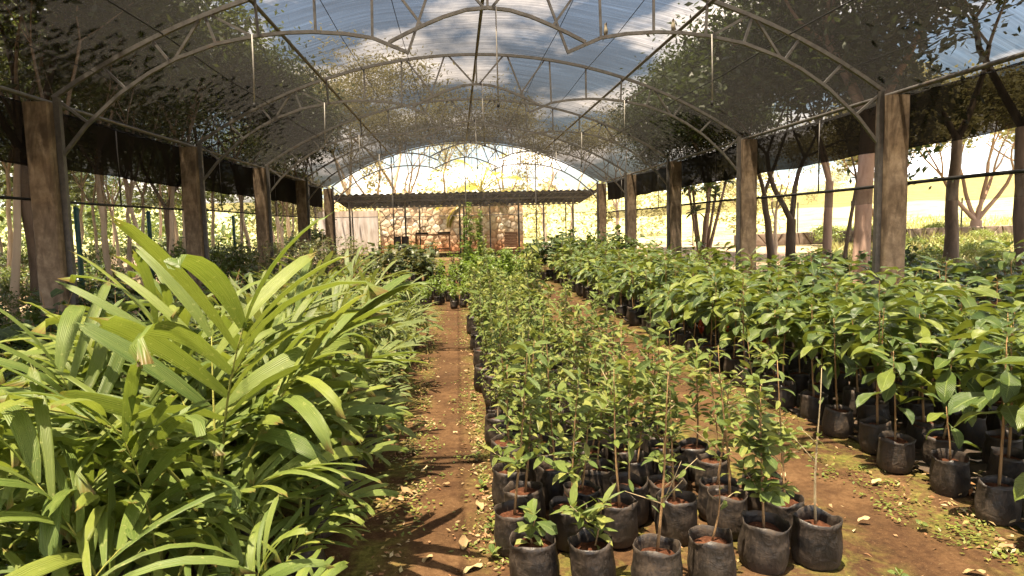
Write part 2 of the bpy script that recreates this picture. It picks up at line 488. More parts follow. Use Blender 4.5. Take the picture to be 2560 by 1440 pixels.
lobeL = [(-4.74, 2.38), (-4.43, 2.75), (-4.05, 3.09), (-3.72, 3.31), (-3.43, 3.46), (-3.0, 3.615), (-2.57, 3.70), (-2.25, 3.735), (-1.96, 3.745), (-1.6, 3.725), (-1.3, 3.68), (-.9, 3.515)]
lobeC = [(-1.12, 3.63), (-.92, 3.73), (-.72, 3.82), (-.5, 3.91), (-.25, 3.985), (0, 4.01), (.25, 3.985), (.5, 3.91), (.72, 3.82), (.92, 3.73), (1.12, 3.63)]
lobeR = [(-a, b) for a, b in lobeL][::-1]
def chord(pts, hw, off=0.0):
    """square tube following a curve in the X-Z plane"""
    b = MB(); v = []; f = []
    n = len(pts)
    for i, (x, z) in enumerate(pts):
        a = Vector(pts[max(i - 1, 0)]); c = Vector(pts[min(i + 1, n - 1)])
        tn = (c - a).normalized(); nm = Vector((-tn.y, tn.x))
        for sy, sn in ((-1, -1), (1, -1), (1, 1), (-1, 1)):
            v.append((x + nm.x * sn * hw, sy * hw + off, z + nm.y * sn * hw))
    for i in range(n - 1):
        for k in range(4):
            f.append((i * 4 + k, i * 4 + (k + 1) % 4, i * 4 + 4 + (k + 1) % 4, i * 4 + 4 + k))
    f += [(3, 2, 1, 0), tuple(n * 4 - 4 + k for k in range(4))]
    return b.add(v, f)
outer_pts = [(-HALF + 2 * HALF * i / 36, arc(-HALF + 2 * HALF * i / 36)) for i in range(37)]
outer_me = chord(outer_pts, .022).mesh('outer_chord', M['steel'])
lob_me = [chord(l, .018).mesh('lower_chord', M['steel']) for l in (lobeL, lobeC, lobeR)]
def lz(l, x):
    for (a, za), (b, zb) in zip(l, l[1:]):
        if a <= x <= b: return za + (zb - za) * (x - a) / (b - a)
    return l[-1][1] if x > l[-1][0] else l[0][1]
half = [(-4.74, None, 'L', -4.4), (-4.22, None, 'L', -3.98), (-3.68, None, 'L', -3.5), (-3.14, None, 'L', -3.45), (-3.1, None, 'L', -3.0),
        (-3.06, None, 'L', -2.6), (-2.56, None, 'L', -2.54), (-1.92, None, 'L', -1.92), (-1.28, None, 'L', -1.3), (-1.2, None, 'C', -.74), (-.54, None, 'L', -.91), (-.48, None, 'C', -.04)]
strut_me = []
for sgn in (-1, 1):
    for xo, _, l, xi in half:
        zi = lz(lobeL, xi) if l == 'L' else lz(lobeC, xi)
        a, c = (xo, arc(xo)), (xi, zi)
        if sgn > 0: a, c = (-a[0], a[1]), (-c[0], c[1])
        strut_me.append(chord([a, c], .0135).mesh('strut', M['steel']))
strut_me.append(chord([(0, arc(0)), (0, 4.01)], .014).mesh('strut', M['steel']))
for y in TY:
    tr = ob('truss', None, house, (C0, y, 0))
    ob('outer_chord', outer_me, tr)
    for me in lob_me: ob('lower_chord', me, tr)
    for me in strut_me: ob('strut', me, tr)
# longitudinal pipes and cords
Y0, Y1 = TY[0] - 4.0, TY[-1]
def along(rx, dz, r, n=6, sag=0.0, name='x', mat='steel'):
    b = MB(); pts = []
    for y in TY:
        pts.append((C0 + rx, y, arc(min(HALF, abs(rx))) + dz))
        if y < Y1: pts.append((C0 + rx, y + 2.0, arc(min(HALF, abs(rx))) + dz - sag))
    pts.insert(0, (C0 + rx, Y0, arc(min(HALF, abs(rx))) + dz))
    return b.tube(pts, r, n).mesh(name, M[mat], True)
for rx in (-2.58, 0, 2.58): ob('purlin', along(rx, -.048, .024, 8, 0, 'purlin', 'steel_dark'), house)
for rx in (-4.3, -3.55, -1.95, -1.15, 1.15, 1.95, 3.55, 4.3): ob('cord', along(rx, -.012, .005 if abs(rx) != 3.55 else .009, 5, .035, 'cord', 'cord'), house)
for rx in (-4.86, 4.86): ob('eave_rail', along(rx, -.03, .026, 6, 0, 'eave_rail', 'steel'), house)
# columns: concrete post with a steel upright on its inner side
rc = random.Random(5)
def column_mesh(k):
    b = MB(); r_ = random.Random(k)
    rings = 9; v = []; f = []
    hw, bev = .135, .02
    ring = [(-hw + bev, -hw), (hw - bev, -hw), (hw, -hw + bev), (hw, hw - bev), (hw - bev, hw), (-hw + bev, hw), (-hw, hw - bev), (-hw, -hw + bev)]
    for i in range(rings):
        z = 3.0 * i / (rings - 1)
        for p, q in ring: v.append((p + r_.uniform(-.004, .004), q + r_.uniform(-.004, .004), z))
    for i in range(rings - 1):
        for k_ in range(8): f.append((i * 8 + k_, i * 8 + (k_ + 1) % 8, i * 8 + 8 + (k_ + 1) % 8, i * 8 + 8 + k_))
    f += [tuple(range(8))[::-1], tuple((rings - 1) * 8 + k_ for k_ in range(8))]
    return b.add(v, f).mesh('column', M['concrete'])
colm = [column_mesh(k) for k in range(3)]
upm = MB().box((0, 0, 1.56), (.06, .06, 3.0)).mesh('steel_upright', M['steel_dark'])
for i, y in enumerate(TY):
    for sgn, X in ((-1, -4.4413), (1, 5.2988)):
        z0 = gh(X, y)
        c = ob('column', colm[i % 3], house, (X, y, z0 - .01), None, None, (1, 1, (3.0 - z0) / 3.0))
        ob('steel_upright', upm, c, (-sgn * .17, -.02, 0))
# roof net: four sheets with seams above the trusses, slightly slack between them
NX = 40
def net_sheet(y0, y1, k):
    b = MB(); v = []; r_ = random.Random(k * 3 + 1); ny = 8
    for j in range(ny + 1):
        u = j / ny
        for i in range(NX + 1):
            rx = -HALF - .35 + (2 * HALF + .70) * i / NX
            z = (arc(max(-HALF, min(HALF, rx))) if abs(rx) <= HALF else ZE - (abs(rx) - HALF) * .22) + .032
            z -= .05 * math.sin(math.pi * u) * (0.6 + .4 * math.sin(rx * 3.1 + k))
            z += r_.uniform(-.006, .006) * (0 < j < ny)
            v.append((C0 + rx, y0 + (y1 - y0) * u, z))
    b.add(v, [(j * (NX + 1) + i, j * (NX + 1) + i + 1, (j + 1) * (NX + 1) + i + 1, (j + 1) * (NX + 1) + i) for j in range(ny) for i in range(NX)])
    return b.mesh('roof_net', M['roof_net'], True)
for k, (a, c) in enumerate(zip([Y0] + TY[:-1], TY)): ob('roof_net', net_sheet(a, c, k), house)
# side nets
def curtain(X, z0, z1, y0, y1, mat, name, amp, k):
    b = MB(); v = []; ny, nz = int((y1 - y0) * 5), 5; r_ = random.Random(k)
    for j in range(ny + 1):
        y = y0 + (y1 - y0) * j / ny
        lowz = z0 + .012 * math.sin(y * 2.1 + k) + .006 * math.sin(y * 5.3)
        for i in range(nz + 1):
            u = i / nz
            v.append((X + amp * math.sin(y * 4.7 + k + u) * (1 - u) + r_.uniform(-.004, .004), y, lowz + (z1 - lowz) * u))
    b.add(v, [(j * (nz + 1) + i, (j + 1) * (nz + 1) + i, (j + 1) * (nz + 1) + i + 1, j * (nz + 1) + i + 1) for j in range(ny) for i in range(nz)])
    return ob(name, b.mesh(name, M[mat], True), house)
XL_, XR_ = -4.66, 5.52
curtain(XL_, 2.34, 3.02, Y0, Y1 + .1, 'dark_net', 'side_curtain', .02, 1)
curtain(XR_, 2.38, 3.02, Y0, Y1 + .1, 'dark_net', 'side_curtain', .02, 2)
curtain(XL_ - .02, 1.97, 2.36, Y0, Y1 + .1, 'sheer_net', 'lower_net', .01, 3)
curtain(XR_ + .02, 1.72, 1.95, Y0, Y1 + .1, 'sheer_net', 'lower_net', .01, 4)
for X, z, r_ in ((XL_ - .02, 1.965, .016), (XR_ + .02, 1.955, .022)):
    ob('hem_pipe', MB().tube([(X, Y0 + i * 2.2, z + .012 * math.sin(i * 1.7)) for i in range(15)], r_, 6).mesh('hem_pipe', M['cord'], True), house)
for X in (XL_, XR_):
    for i, y in enumerate(TY[1:-1]):
        ob('hanging_rod', MB().tube([(X, y + 2.0, 1.96), (X, y + 2.0, 3.02)], .012, 5).mesh('hanging_rod', M['steel_dark'], True), house)
# gable net, its bottom wire and poles
b = MB(); v = []
for i in range(NX + 1):
    rx = -HALF + 2 * HALF * i / NX
    for j in range(7):
        v.append((C0 + rx, Y1 + .06 + .012 * math.sin(rx * 5 + j), 1.98 + (arc(rx) - 1.98) * j / 6))
b.add(v, [(i * 7 + j, i * 7 + 7 + j, i * 7 + 8 + j, i * 7 + 1 + j) for i in range(NX) for j in range(6)])
ob('gable_net', b.mesh('gable_net', M['gable_net'], True), house)
ob('gable_wire', MB().tube([(C0 - HALF, Y1 + .05, 1.98), (C0, Y1 + .05, 1.95), (C0 + HALF, Y1 + .05, 1.98)], .012, 5).mesh('gable_wire', M['steel_dark']), house)
for z in (2.5, 3.25):
    hx = HALF if z < ZE else 4.4
    ob('gable_wire', MB().tube([(C0 - hx, Y1 + .05, z), (C0 + hx, Y1 + .05, z)], .005, 4).mesh('gable_wire', M['steel_dark']), house)
for X in (-2.21, .37, 2.89):
    ob('gable_pole', MB().tube([(X, Y1 + .03, gh(X, Y1) - .02), (X, Y1 + .03, arc(X - C0) - .03)], .022, 6).mesh('gable_pole', M['steel_dark'], True), house)

# sprinkler drop hoses hanging from the trusses
hose_names = {-1: 'over the palm bed side', 0: 'on the centre line', 1: 'over the broad-leaf bed side'}
for i, y in enumerate(TY[2:]):
    for s_ in (-1, 0, 1):
        X = C0 + (s_ * 2.6 + (0 if s_ else .09)); zt = 3.71 if s_ else 4.02
        zb = 2.92 + R.uniform(-.03, .06)
        dx, dy = R.uniform(-.03, .03), R.uniform(-.02, .02)
        t_ = thing('sprinkler_hose', 'thin sprinkler hose %s, hanging from the %s truss' % (hose_names[s_], ordw(i + 1)), 'hose', (X, y - .035, zb), group='sprinkler hoses hanging from the trusses')
        ob('hose', MB().tube([(0, 0, zt - zb), (dx * .3, dy, (zt - zb) * .5), (dx, dy, .05)], .008, 6).mesh('hose', M['hose'], True), t_)
        ob('nozzle', MB().tube([(dx, dy, .055), (dx, dy, .05), (dx, dy, .012), (dx, dy, 0)], [.008, .017, .017, .009], 8).mesh('nozzle', M['cord'], True), t_)

# two small birds perched on the first truss
def bird_mesh(k):
    b = MB(); v = []; f = []
    prof = [(-.115, .004, .004, .0), (-.085, .007, .005, .004), (-.05, .012, .012, .010), (-.028, .023, .024, .016), (0, .027, .030, .028), (.022, .024, .028, .045), (.038, .018, .020, .062),
            (.050, .018, .019, .078), (.062, .016, .016, .083), (.072, .009, .009, .082), (.080, .004, .004, .080), (.092, .001, .001, .078)]
    n = 10
    for (x, ry, rz_, z) in prof:
        for q in range(n):
            g_ = 2 * math.pi * q / n
            v.append((x, ry * math.cos(g_), z + rz_ * math.sin(g_)))
    for i in range(len(prof) - 1):
        for q in range(n): f.append((i * n + q, i * n + (q + 1) % n, i * n + n + (q + 1) % n, i * n + n + q))
    f += [tuple(range(n))[::-1], tuple((len(prof) - 1) * n + q for q in range(n))]
    tilt = Matrix.Rotation(-rad(48), 4, 'Y')
    b.add(v, f, M=tilt)
    for q in range(len(b.f)):
        i, s_ = q // n, q % n
        b.m[q] = 1 if (i in (3, 4, 5) and 5 <= s_ <= 9) or (i in (6, 7) and s_ >= 5) else 0
    return b
t = NT('bird_plumage'); M['bird'] = t.done(t.principled(t.ramp(t.noise(t.objc(), 60, 4, .7), [(.3, (.05, .04, .03)), (.7, (.14, .11, .08))]), .8, .2))
t = NT('bird_breast'); M['bird2'] = t.done(t.principled((.26, .23, .17), .8, .2))
bme = bird_mesh(0).mesh('bird', [M['bird'], M['bird2']], True)
legme = MB().tube([(0, .010, .012), (.004, .011, -.026)], .0022, 4).tube([(0, -.010, .012), (.004, -.011, -.026)], .0022, 4).mesh('legs', M['cord'])
for X, rz_, lab in ((1.80, rad(-60), 'small pale-breasted bird perched on the truss near the dip of its curve'), (2.58, rad(-115), 'small darker bird perched on the truss near the sloping purlin')):
    bo = thing('bird', lab, 'bird', (X, TY[2], lz(lobeR, X - C0) + .05), rz_, .95, 'birds on the truss', bme)
    ob('legs', legme, bo)

# ------------------------------------------------------------------ leaves
def strip(L, W, prof, nseg=6, across=2, fold=.25, droop=.6, up=0.0, pleat=0.0, jag=0.0, twist=0.0, rr=None, wave=0.0):
    """a leaf blade along +X, upper side +Z; prof(u) gives the relative half width"""
    rr = rr or R
    v, f, uv = [], [], []
    x = z = 0.0; ph = rr.uniform(0, 6)
    for i in range(nseg + 1):
        u = i / nseg
        ang = up - droop * u ** 1.2
        if i: x += L / nseg * math.cos(ang); z += L / nseg * math.sin(ang)
        hw = W * prof(u)
        tw = twist * u
        for j in range(across + 1):
            q = j / across * 2 - 1
            yy, zz = q * hw, abs(q) * hw * fold
            if pleat: zz += pleat * hw * (1 if j % 2 else -1)
            if wave: zz += wave * W * abs(q) * math.sin(ph + u * 9 + (2 if q > 0 else 0))
            jx = 0.0
            if jag and i == nseg: jx = -L * jag * (rr.uniform(0, 1) if j % 2 else rr.uniform(.0, .35)) - L * jag * .6 * abs(q)
            y2 = yy * math.cos(tw) - zz * math.sin(tw); z2 = yy * math.sin(tw) + zz * math.cos(tw)
            v.append((x + jx - z2 * math.sin(ang), y2, z + z2 * math.cos(ang) + jx * math.sin(ang)))
            uv.append((u, j / across))
    n = across + 1
    for i in range(nseg):
        for j in range(across):
            f.append((i * n + j, (i + 1) * n + j, (i + 1) * n + j + 1, i * n + j + 1))
    return v, f, uv
def p_lance(u): return max(.02, math.sin(math.pi * min(1, u * .98 + .02)) ** .75 * (1 - .25 * (u - .4)))
def p_obov(u): return max(.03, math.sin(math.pi * u ** 1.35) ** .8) if u < 1 else .02
def p_round(u): return max(.04, math.sin(math.pi * u) ** .6)
def p_palm(u): return .16 + .84 * math.sin(math.pi * (.08 + u * .74)) ** 1.0 if u < .999 else .34

def frame(D, N):
    """4x4 with X along D and Z near N"""
    D = D.normalized(); Y = N.cross(D)
    if Y.length < 1e-4: Y = Vector((0, 1, 0))
    Y.normalize(); Z = D.cross(Y)
    return Matrix((D, Y, Z)).transposed().to_4x4()
def place(p, D, N, s=1.0, roll=0.0):
    m_ = frame(D, N)
    if roll: m_ = m_ @ Matrix.Rotation(roll, 4, 'X')
    return Matrix.Translation(p) @ m_ @ Matrix.Diagonal((s, s, s, 1))

rl = random.Random(21)
def leaf_set(n, maker, mat, name):
    out = []
    for _ in range(n):
        v_, f_, u_ = maker()
        mb_ = MB().add(v_, f_, u_)
        if mat == 'broad': mb_.tube([(-.034, 0, 0), (.012, 0, -.001)], [.0022, .0018], 4, cap=False)
        out.append((v_, f_, u_, mb_.mesh(name, M[mat], True)))
    return out
palm_leaflets = leaf_set(10, lambda: strip(.48, .0225, p_palm, 7, 4, .1, rl.uniform(.3, 1.6), rl.uniform(0, .15), .13, .10, rl.uniform(-.35, .35), rl), 'palm', 'leaflet')
broad_leaves = leaf_set(8, lambda: strip(.205, .038, p_obov, 7, 2, rl.uniform(.1, .45), rl.uniform(.3, 1.3), rl.uniform(.1, .4), 0, 0, rl.uniform(-.25, .25), rl, .16), 'broad', 'leaf')
slender_leaves = leaf_set(8, lambda: strip(.075, .0135, p_lance, 4, 2, rl.uniform(.1, .6), rl.uniform(.0, 1.3), rl.uniform(0, .4), 0, 0, rl.uniform(-.4, .4), rl), 'slender', 'leaf')
round_leaves = leaf_set(6, lambda: strip(.06, .016, p_obov, 4, 2, rl.uniform(.1, .5), rl.uniform(.0, 1.0), rl.uniform(0, .4), 0, 0, rl.uniform(-.4, .4), rl), 'slender', 'leaf')
# cheaper blades for plants further back
palm_lo = [strip(.38, .019, p_palm, 4, 2, .2, rl.uniform(.3, 1.5), rl.uniform(0, .15), 0, .10, rl.uniform(-.35, .35), rl) for _ in range(8)]
broad_lo = [strip(.20, .037, p_obov, 4, 2, rl.uniform(.1, .45), rl.uniform(.3, 1.3), rl.uniform(.1, .4), 0, 0, rl.uniform(-.25, .25), rl) for _ in range(8)]
slend_lo = [strip(.075, .0135, p_lance, 3, 2, rl.uniform(.1, .6), rl.uniform(0, 1.3), rl.uniform(0, .4), 0, 0, 0, rl) for _ in range(8)]
round_lo = [strip(.06, .017, p_round, 3, 2, rl.uniform(.1, .5), rl.uniform(0, 1.0), rl.uniform(0, .4), 0, 0, 0, rl) for _ in range(6)]
heart_lo = [strip(.17, .06, p_round, 4, 2, rl.uniform(.1, .4), rl.uniform(.4, 1.2), rl.uniform(0, .3), 0, 0, 0, rl, .2) for _ in range(6)]

# ------------------------------------------------------------------ nursery bags
def bag_geo(k, r=.094, h=.205, n=20):
    rr = random.Random(100 + k); v, f, uv = [], [], []
    ph = [rr.uniform(0, 6.28) for _ in range(6)]
    zs = [0, .012, .05, .09, .13, .165, .19, h]
    bl = rr.uniform(-.05, .06); rs = [.84, .96, 1.03 + bl, 1.05 + bl, 1.02 + bl * .5, .99, .98, 1.0]
    for i, (z, s_) in enumerate(zip(zs, rs)):
        for q in range(n):
            g_ = 2 * math.pi * q / n
            rad_ = r * s_ * (1 + .035 * math.sin(2 * g_ + ph[0]) + .022 * math.sin(5 * g_ + ph[1] + z * 20) + rr.uniform(-.018, .018))
            zz = z
            if i == 7: zz += .006 * math.sin(3 * g_ + ph[2]) + .010 * abs(math.sin(2 * g_ + ph[3])) + rr.uniform(-.003, .004); rad_ *= 1 + .035 * math.sin(4 * g_ + ph[4]) + .02 * math.sin(7 * g_ + ph[5])
            if i in (2, 3, 4): zz += rr.uniform(-.006, .006)
            v.append((rad_ * math.cos(g_), rad_ * math.sin(g_), zz))
    rim = v[7 * n:8 * n]
    for s_, dz in ((.965, -.002), (.93, -.028), (.90, -.06)):      # inner side of the bag mouth
        for (x, y, z) in rim: v.append((x * s_, y * s_, z + dz))
    for i in range(10):
        for q in range(n): f.append((i * n + q, i * n + (q + 1) % n, (i + 1) * n + (q + 1) % n, (i + 1) * n + q))
    f.append(tuple(range(n))[::-1])
    return v, f
def soil_geo(k, r=.090, z0=.180, n=12):
    rr = random.Random(300 + k); v = [(0, 0, z0 + .012)]; f = []
    for i, s_ in enumerate((.35, .68, 1.0)):
        for q in range(n):
            g_ = 2 * math.pi * (q + .5 * (i % 2)) / n
            v.append((r * s_ * math.cos(g_), r * s_ * math.sin(g_), z0 + (.012, .008, -.006)[i] + rr.uniform(-.006, .006)))
    for q in range(n): f.append((0, 1 + q, 1 + (q + 1) % n))
    for i in range(2):
        for q in range(n):
            f.append((1 + i * n + q, 1 + (i + 1) * n + q, 1 + (i + 1) * n + (q + 1) % n, 1 + i * n + (q + 1) % n))
    return v, f
bags = [bag_geo(k) for k in range(7)]
bag_me = [MB().add(*g_).mesh('bag', M['bag'], True) for g_ in bags]
soils = [soil_geo(k) for k in range(4)]
soil_me = [MB().add(*g_).mesh('soil', M['soil'], True) for g_ in soils]
def bag_lo(k):
    g_ = bag_geo(k, n=10); return g_
bags_lo = [bag_lo(k) for k in range(3)]; soils_lo = [soil_geo(k, n=8) for k in range(2)]

def potted(name, label, cat, X, Y, group, near=True, sc=1.0, rz=None, rr=R):
    o = thing(name, label, cat, (X, Y, gh(X, Y) + .004), rz if rz is not None else rr.uniform(0, 6.28), sc, group)
    if near:
        k = rr.randrange(7)
        bg_ = ob('bag', bag_me[k], o, (0, 0, 0), None, rr.uniform(0, 6.28), (rr.uniform(.94, 1.08), rr.uniform(.94, 1.08), rr.uniform(.9, 1.06)))
        bg_.rotation_euler = (rr.gauss(0, .035), rr.gauss(0, .035), bg_.rotation_euler[2])
        sm_ = min(bg_.scale[0], bg_.scale[1]) * .93
        ob('soil', soil_me[k % 4], o, (0, 0, rr.uniform(-.02, -.004)), None, None, (sm_, sm_, 1))
    return o

# ------------------------------------------------------------------ centre bed: slender saplings
def slender_plan(rr, H, dens, size, kind, lean=.06, base=.17, twigs=4, start=.25):
    """returns (list of stem polylines with radii, list of (leaf index, matrix))"""
    stems, lv = [], []
    lx, ly = rr.uniform(-lean, lean), rr.uniform(-lean, lean)
    kx, ky = rr.uniform(-.02, .02), rr.uniform(-.02, .02)
    def P(u): return Vector((lx * u + kx * math.sin(u * 5), ly * u + ky * math.sin(u * 4 + 1), base - .012 + (H - base) * u))
    pts = [P(i / 6 * .965) for i in range(7)]
    r0 = .0035 + .0042 * H
    stems.append((pts, [r0 * (1 - .80 * i / 6) for i in range(7)]))
    def leafs(Pf, n, u0, s_):
        g_ = rr.uniform(0, 6.28)
        for i in range(n):
            u = u0 + (1 - u0) * (i + rr.random()) / n
            g_ += 2.4 + rr.uniform(-.5, .5)
            el = rr.uniform(-.45, .75)
            D = Vector((math.cos(g_) * math.cos(el), math.sin(g_) * math.cos(el), math.sin(el)))
            ss = s_ * rr.uniform(.55, 1.25)
            lv.append((rr.randrange(6), place(Pf(u) + D * .008, D, Vector((rr.uniform(-.4, .4), rr.uniform(-.4, .4), 1)), ss, rr.uniform(-.5, .5))))
    leafs(P, max(2, int(dens * 26 * (H - base))), start, size)
    for q in range(3 if dens > .3 else 5): leafs(P, 1, .97, size * .8)
    for _ in range(twigs):
        u = rr.uniform(start, .85); g_ = rr.uniform(0, 6.28); ln = rr.uniform(.08, .24) * (1.1 - u * .5)
        p0 = P(u); D = Vector((math.cos(g_) * .75, math.sin(g_) * .75, rr.uniform(.25, 1.0))).normalized()
        sag = rr.uniform(-.02, .05)
        def Q(w_, p0=p0, D=D, ln=ln, sag=sag): return p0 + D * ln * w_ + Vector((0, 0, -sag * w_ * w_))
        stems.append(([Q(0), Q(.5), Q(1)], [.003, .0022, .0012]))
        leafs(Q, max(2, int(dens * 34 * ln)), .15, size * .9)
    return stems, lv
def slender_near(o, rr, H, dens, size, kind='slender', **kw):
    st, lv = slender_plan(rr, H, dens, size, kind, **kw)
    for i, (pts, r_) in enumerate(st):
        ob('stem' if i == 0 else 'twig', MB().tube(pts, r_, 6 if i == 0 else 4).mesh('stem', M['stem' if i == 0 and dens > .3 else 'twig'], True), o)
    ls = slender_leaves if kind == 'slender' else round_leaves
    for k, m_ in lv: ob('leaf', ls[k][3], o, None, m_)
def potted_far_mesh(name, st, lv, geo, leaf_mat, k, stem_mat='stem', bagsc=1.0, rr=R):
    """bag, soil, stems and leaves of one distant plant in one mesh"""
    b = MB()
    S = Matrix.Diagonal((bagsc, bagsc, bagsc, 1))
    b.add(*bags_lo[k % 3], mat=0, M=S); b.add(*soils_lo[k % 2], mat=1, M=S)
    for pts, r_ in st: b.tube(pts, r_, 4, mat=2, cap=False)
    for i, m_ in lv:
        v_, f_, u_ = geo[i % len(geo)]
        b.add(v_, f_, u_, rr.random() * .6, 3, m_)
    return b.mesh(name, [M['bag'], M['soil'], M[stem_mat], M[leaf_mat]], True)

# the front row as the photograph shows it: position, height, density, leaf size, look
front = [
    (.29, 2.70, .32, 4.5, 1.5, 'round', 0, .05, 'short seedling with drooping leaves at the front corner by the palm path'),
    (.54, 2.64, .36, 3.4, 1.5, 'slender', 1, .10, 'short leaning seedling in a black bag, second of the front row from the palm path'),
    (.79, 2.56, .98, .6, .8, 'slender', 5, .06, 'tall sparse twiggy sapling in a creased bag, third of the front row'),
    (1.05, 2.62, .58, .5, .8, 'round', 1, .05, 'thin nearly leafless sapling in a black bag, fourth of the front row'),
    (1.32, 2.72, .86, 4.6, 1.35, 'round', 7, .03, 'lush leafy sapling in a dusty black bag beside the bare pole-like one'),
    (1.57, 2.72, .93, .22, .75, 'slender', 2, .02, 'bare straight pole-like sapling in the outermost bag of the front row'),
]
CG = 'slender saplings in black bags in the centre bed'
rs = random.Random(11)
for X, Y, H, de, sz, kd, tw, ln, lab in front:
    o = potted('slender_sapling', lab, 'sapling', X, Y, CG, True, 1.0, 0.0, rs)
    slender_near(o, rs, H, de, sz, kd, lean=ln, twigs=tw, start=.12 if H < .5 else .22)
far_sl = []
rf = random.Random(31)
for k in range(22):
    st, lv = slender_plan(rf, rf.uniform(.55, 1.12), rf.uniform(1.2, 2.7), rf.uniform(.85, 1.25), 'slender', lean=.13, twigs=rf.randrange(3, 8))
    far_sl.append(potted_far_mesh('slender_sapling', st, lv, slend_lo if k % 3 else round_lo, 'slender', k, 'twig', 1.0, rf))
far_lush = []
for k in range(8):
    st, lv = slender_plan(rf, rf.uniform(.6, .9), rf.uniform(3.0, 4.2), rf.uniform(.9, 1.2), 'slender', lean=.1, twigs=rf.randrange(7, 10))
    far_lush.append(potted_far_mesh('slender_sapling', st, lv, slend_lo if k % 2 else round_lo, 'lush', k, 'stem_green', 1.0, rf))
row, Y = 2, 3.0
count_c = 6
while Y < 18.3:
    xr = 1.55 - .42 * smooth(3.0, 4.6, Y) + .25 * smooth(12, 16, Y)
    n = 6 if Y < 4.0 else 5
    step = (xr - .27) / (n - 1)
    for i in range(n):
        X = .27 + step * i + rs.uniform(-.03, .03) + (.05 if row % 2 else -.02)
        YY = Y + rs.uniform(-.05, .05)
        near = Y < 4.3
        lab = 'sapling in black bag in the centre bed, %s from the palm path, %s row back' % (ordw(i + 1), ordw(row))
        if near:
            o = potted('slender_sapling', lab, 'sapling', X, YY, CG, True, 1.0, None, rs)
            slender_near(o, rs, rs.uniform(.55, 1.05), rs.uniform(1.3, 2.4), rs.uniform(.85, 1.35), rs.choice(['slender', 'slender', 'round']), lean=.08, twigs=rs.randrange(4, 7))
        else:
            lush = Y > 12.2
            me = rs.choice(far_lush if lush else far_sl)
            o = thing('slender_sapling', lab, 'sapling', (X, YY, gh(X, YY) + .004), rs.uniform(0, 6.28), rs.choice([.6, .75, .85, .95, 1.0, 1.1, 1.25]) * (1.05 if lush else 1), CG, me)
        count_c += 1
    row += 1
    Y += .255 if Y < 8 else (.32 if Y < 11 else .42)

# ------------------------------------------------------------------ broad-leaved bed on the other side of the second path
def broad_plan(rr, H, n, size, base=.17, droop=0.0):
    lx, ly = rr.uniform(-.05, .05), rr.uniform(-.05, .05)
    kx = rr.uniform(-.015, .015)
    def P(u): return Vector((lx * u + kx * math.sin(u * 5), ly * u, base - .012 + (H - base) * u))
    st = [([P(i / 5 * .94) for i in range(6)], [(.0060 + .002 * H) * (1 - .68 * i / 5) for i in range(6)])]
    lv = []; g_ = rr.uniform(0, 6.28)
    for i in range(n):
        w_ = i / max(1, n - 1)
        u = .40 + .57 * w_ ** .6
        g_ += 2.4 + rr.uniform(-.35, .35)
        el = -.25 + .6 * w_ ** 2 + rr.uniform(-.2, .2) - droop
        D = Vector((math.cos(g_) * math.cos(el), math.sin(g_) * math.cos(el), math.sin(el)))
        s_ = size * rr.uniform(.75, 1.2) * (1.0 if w_ < .85 else .7)
        pe = P(u) + D * .025
        lv.append((rr.randrange(8), place(pe, D, Vector((rr.uniform(-.15, .15), rr.uniform(-.15, .15), 1)), s_, rr.uniform(-.35, .35))))
        st.append(([P(u), pe + D * .01], [.0022, .0018]))
    return st, lv
BG = 'broad-leaved saplings in black bags beside the second path'
rb = random.Random(17)
far_br = []
for k in range(18):
    st, lv = broad_plan(rf, rf.uniform(.62, 1.12), rf.randrange(19, 28), rf.uniform(1.05, 1.35))
    far_br.append(potted_far_mesh('broad_leaf_sapling', st, lv, broad_lo, 'broad', k, 'stem', 1.0, rf))
row, Y = 1, 2.62
front_lab = {(3, 0): 'broad-leaved sapling in a black bag at the path corner, third row of its bed', (2, 0): 'small sapling with one bright whorl of yellow-green leaves at the path edge'}
while Y < 19.0:
    x0 = 2.66
    n = int((4.98 - x0) / .32) + 1
    for i in range(n):
        X = x0 + .32 * i + rb.uniform(-.03, .03) + (.06 if row % 2 else 0)
        YY = Y + rb.uniform(-.04, .04)
        if X > .93 * YY + .9: continue                       # outside the picture
        near = (Y < 6.2 and i < 5) or (i < 1 and Y < 8)
        lab = 'broad-leaved sapling in black bag, %s from the path edge, %s row of its bed' % (ordw(i + 1), ordw(row))
        if near:
            young = (row == 3 and i == 0)
            if young: lab = front_lab[(2, 0)]
            o = potted('broad_leaf_sapling', lab, 'sapling', X, YY, BG, True, 1.0, None, rb)
            st, lv = broad_plan(rb, .52 if young else rb.uniform(.68, 1.1), 7 if young else rb.randrange(19, 28), .75 if young else rb.uniform(1.05, 1.4))
            ob('stem', MB().tube(*st[0], 6).mesh('stem', M['stem'], True), o)
            for k, m_ in lv: ob('leaf', broad_leaves[k][3], o, None, m_)
        else:
            thing('broad_leaf_sapling', lab, 'sapling', (X, YY, gh(X, YY) + .004), rb.uniform(0, 6.28), rb.uniform(.85, 1.15), BG, rb.choice(far_br))
    row += 1
    Y += .36 if Y < 8 else .42

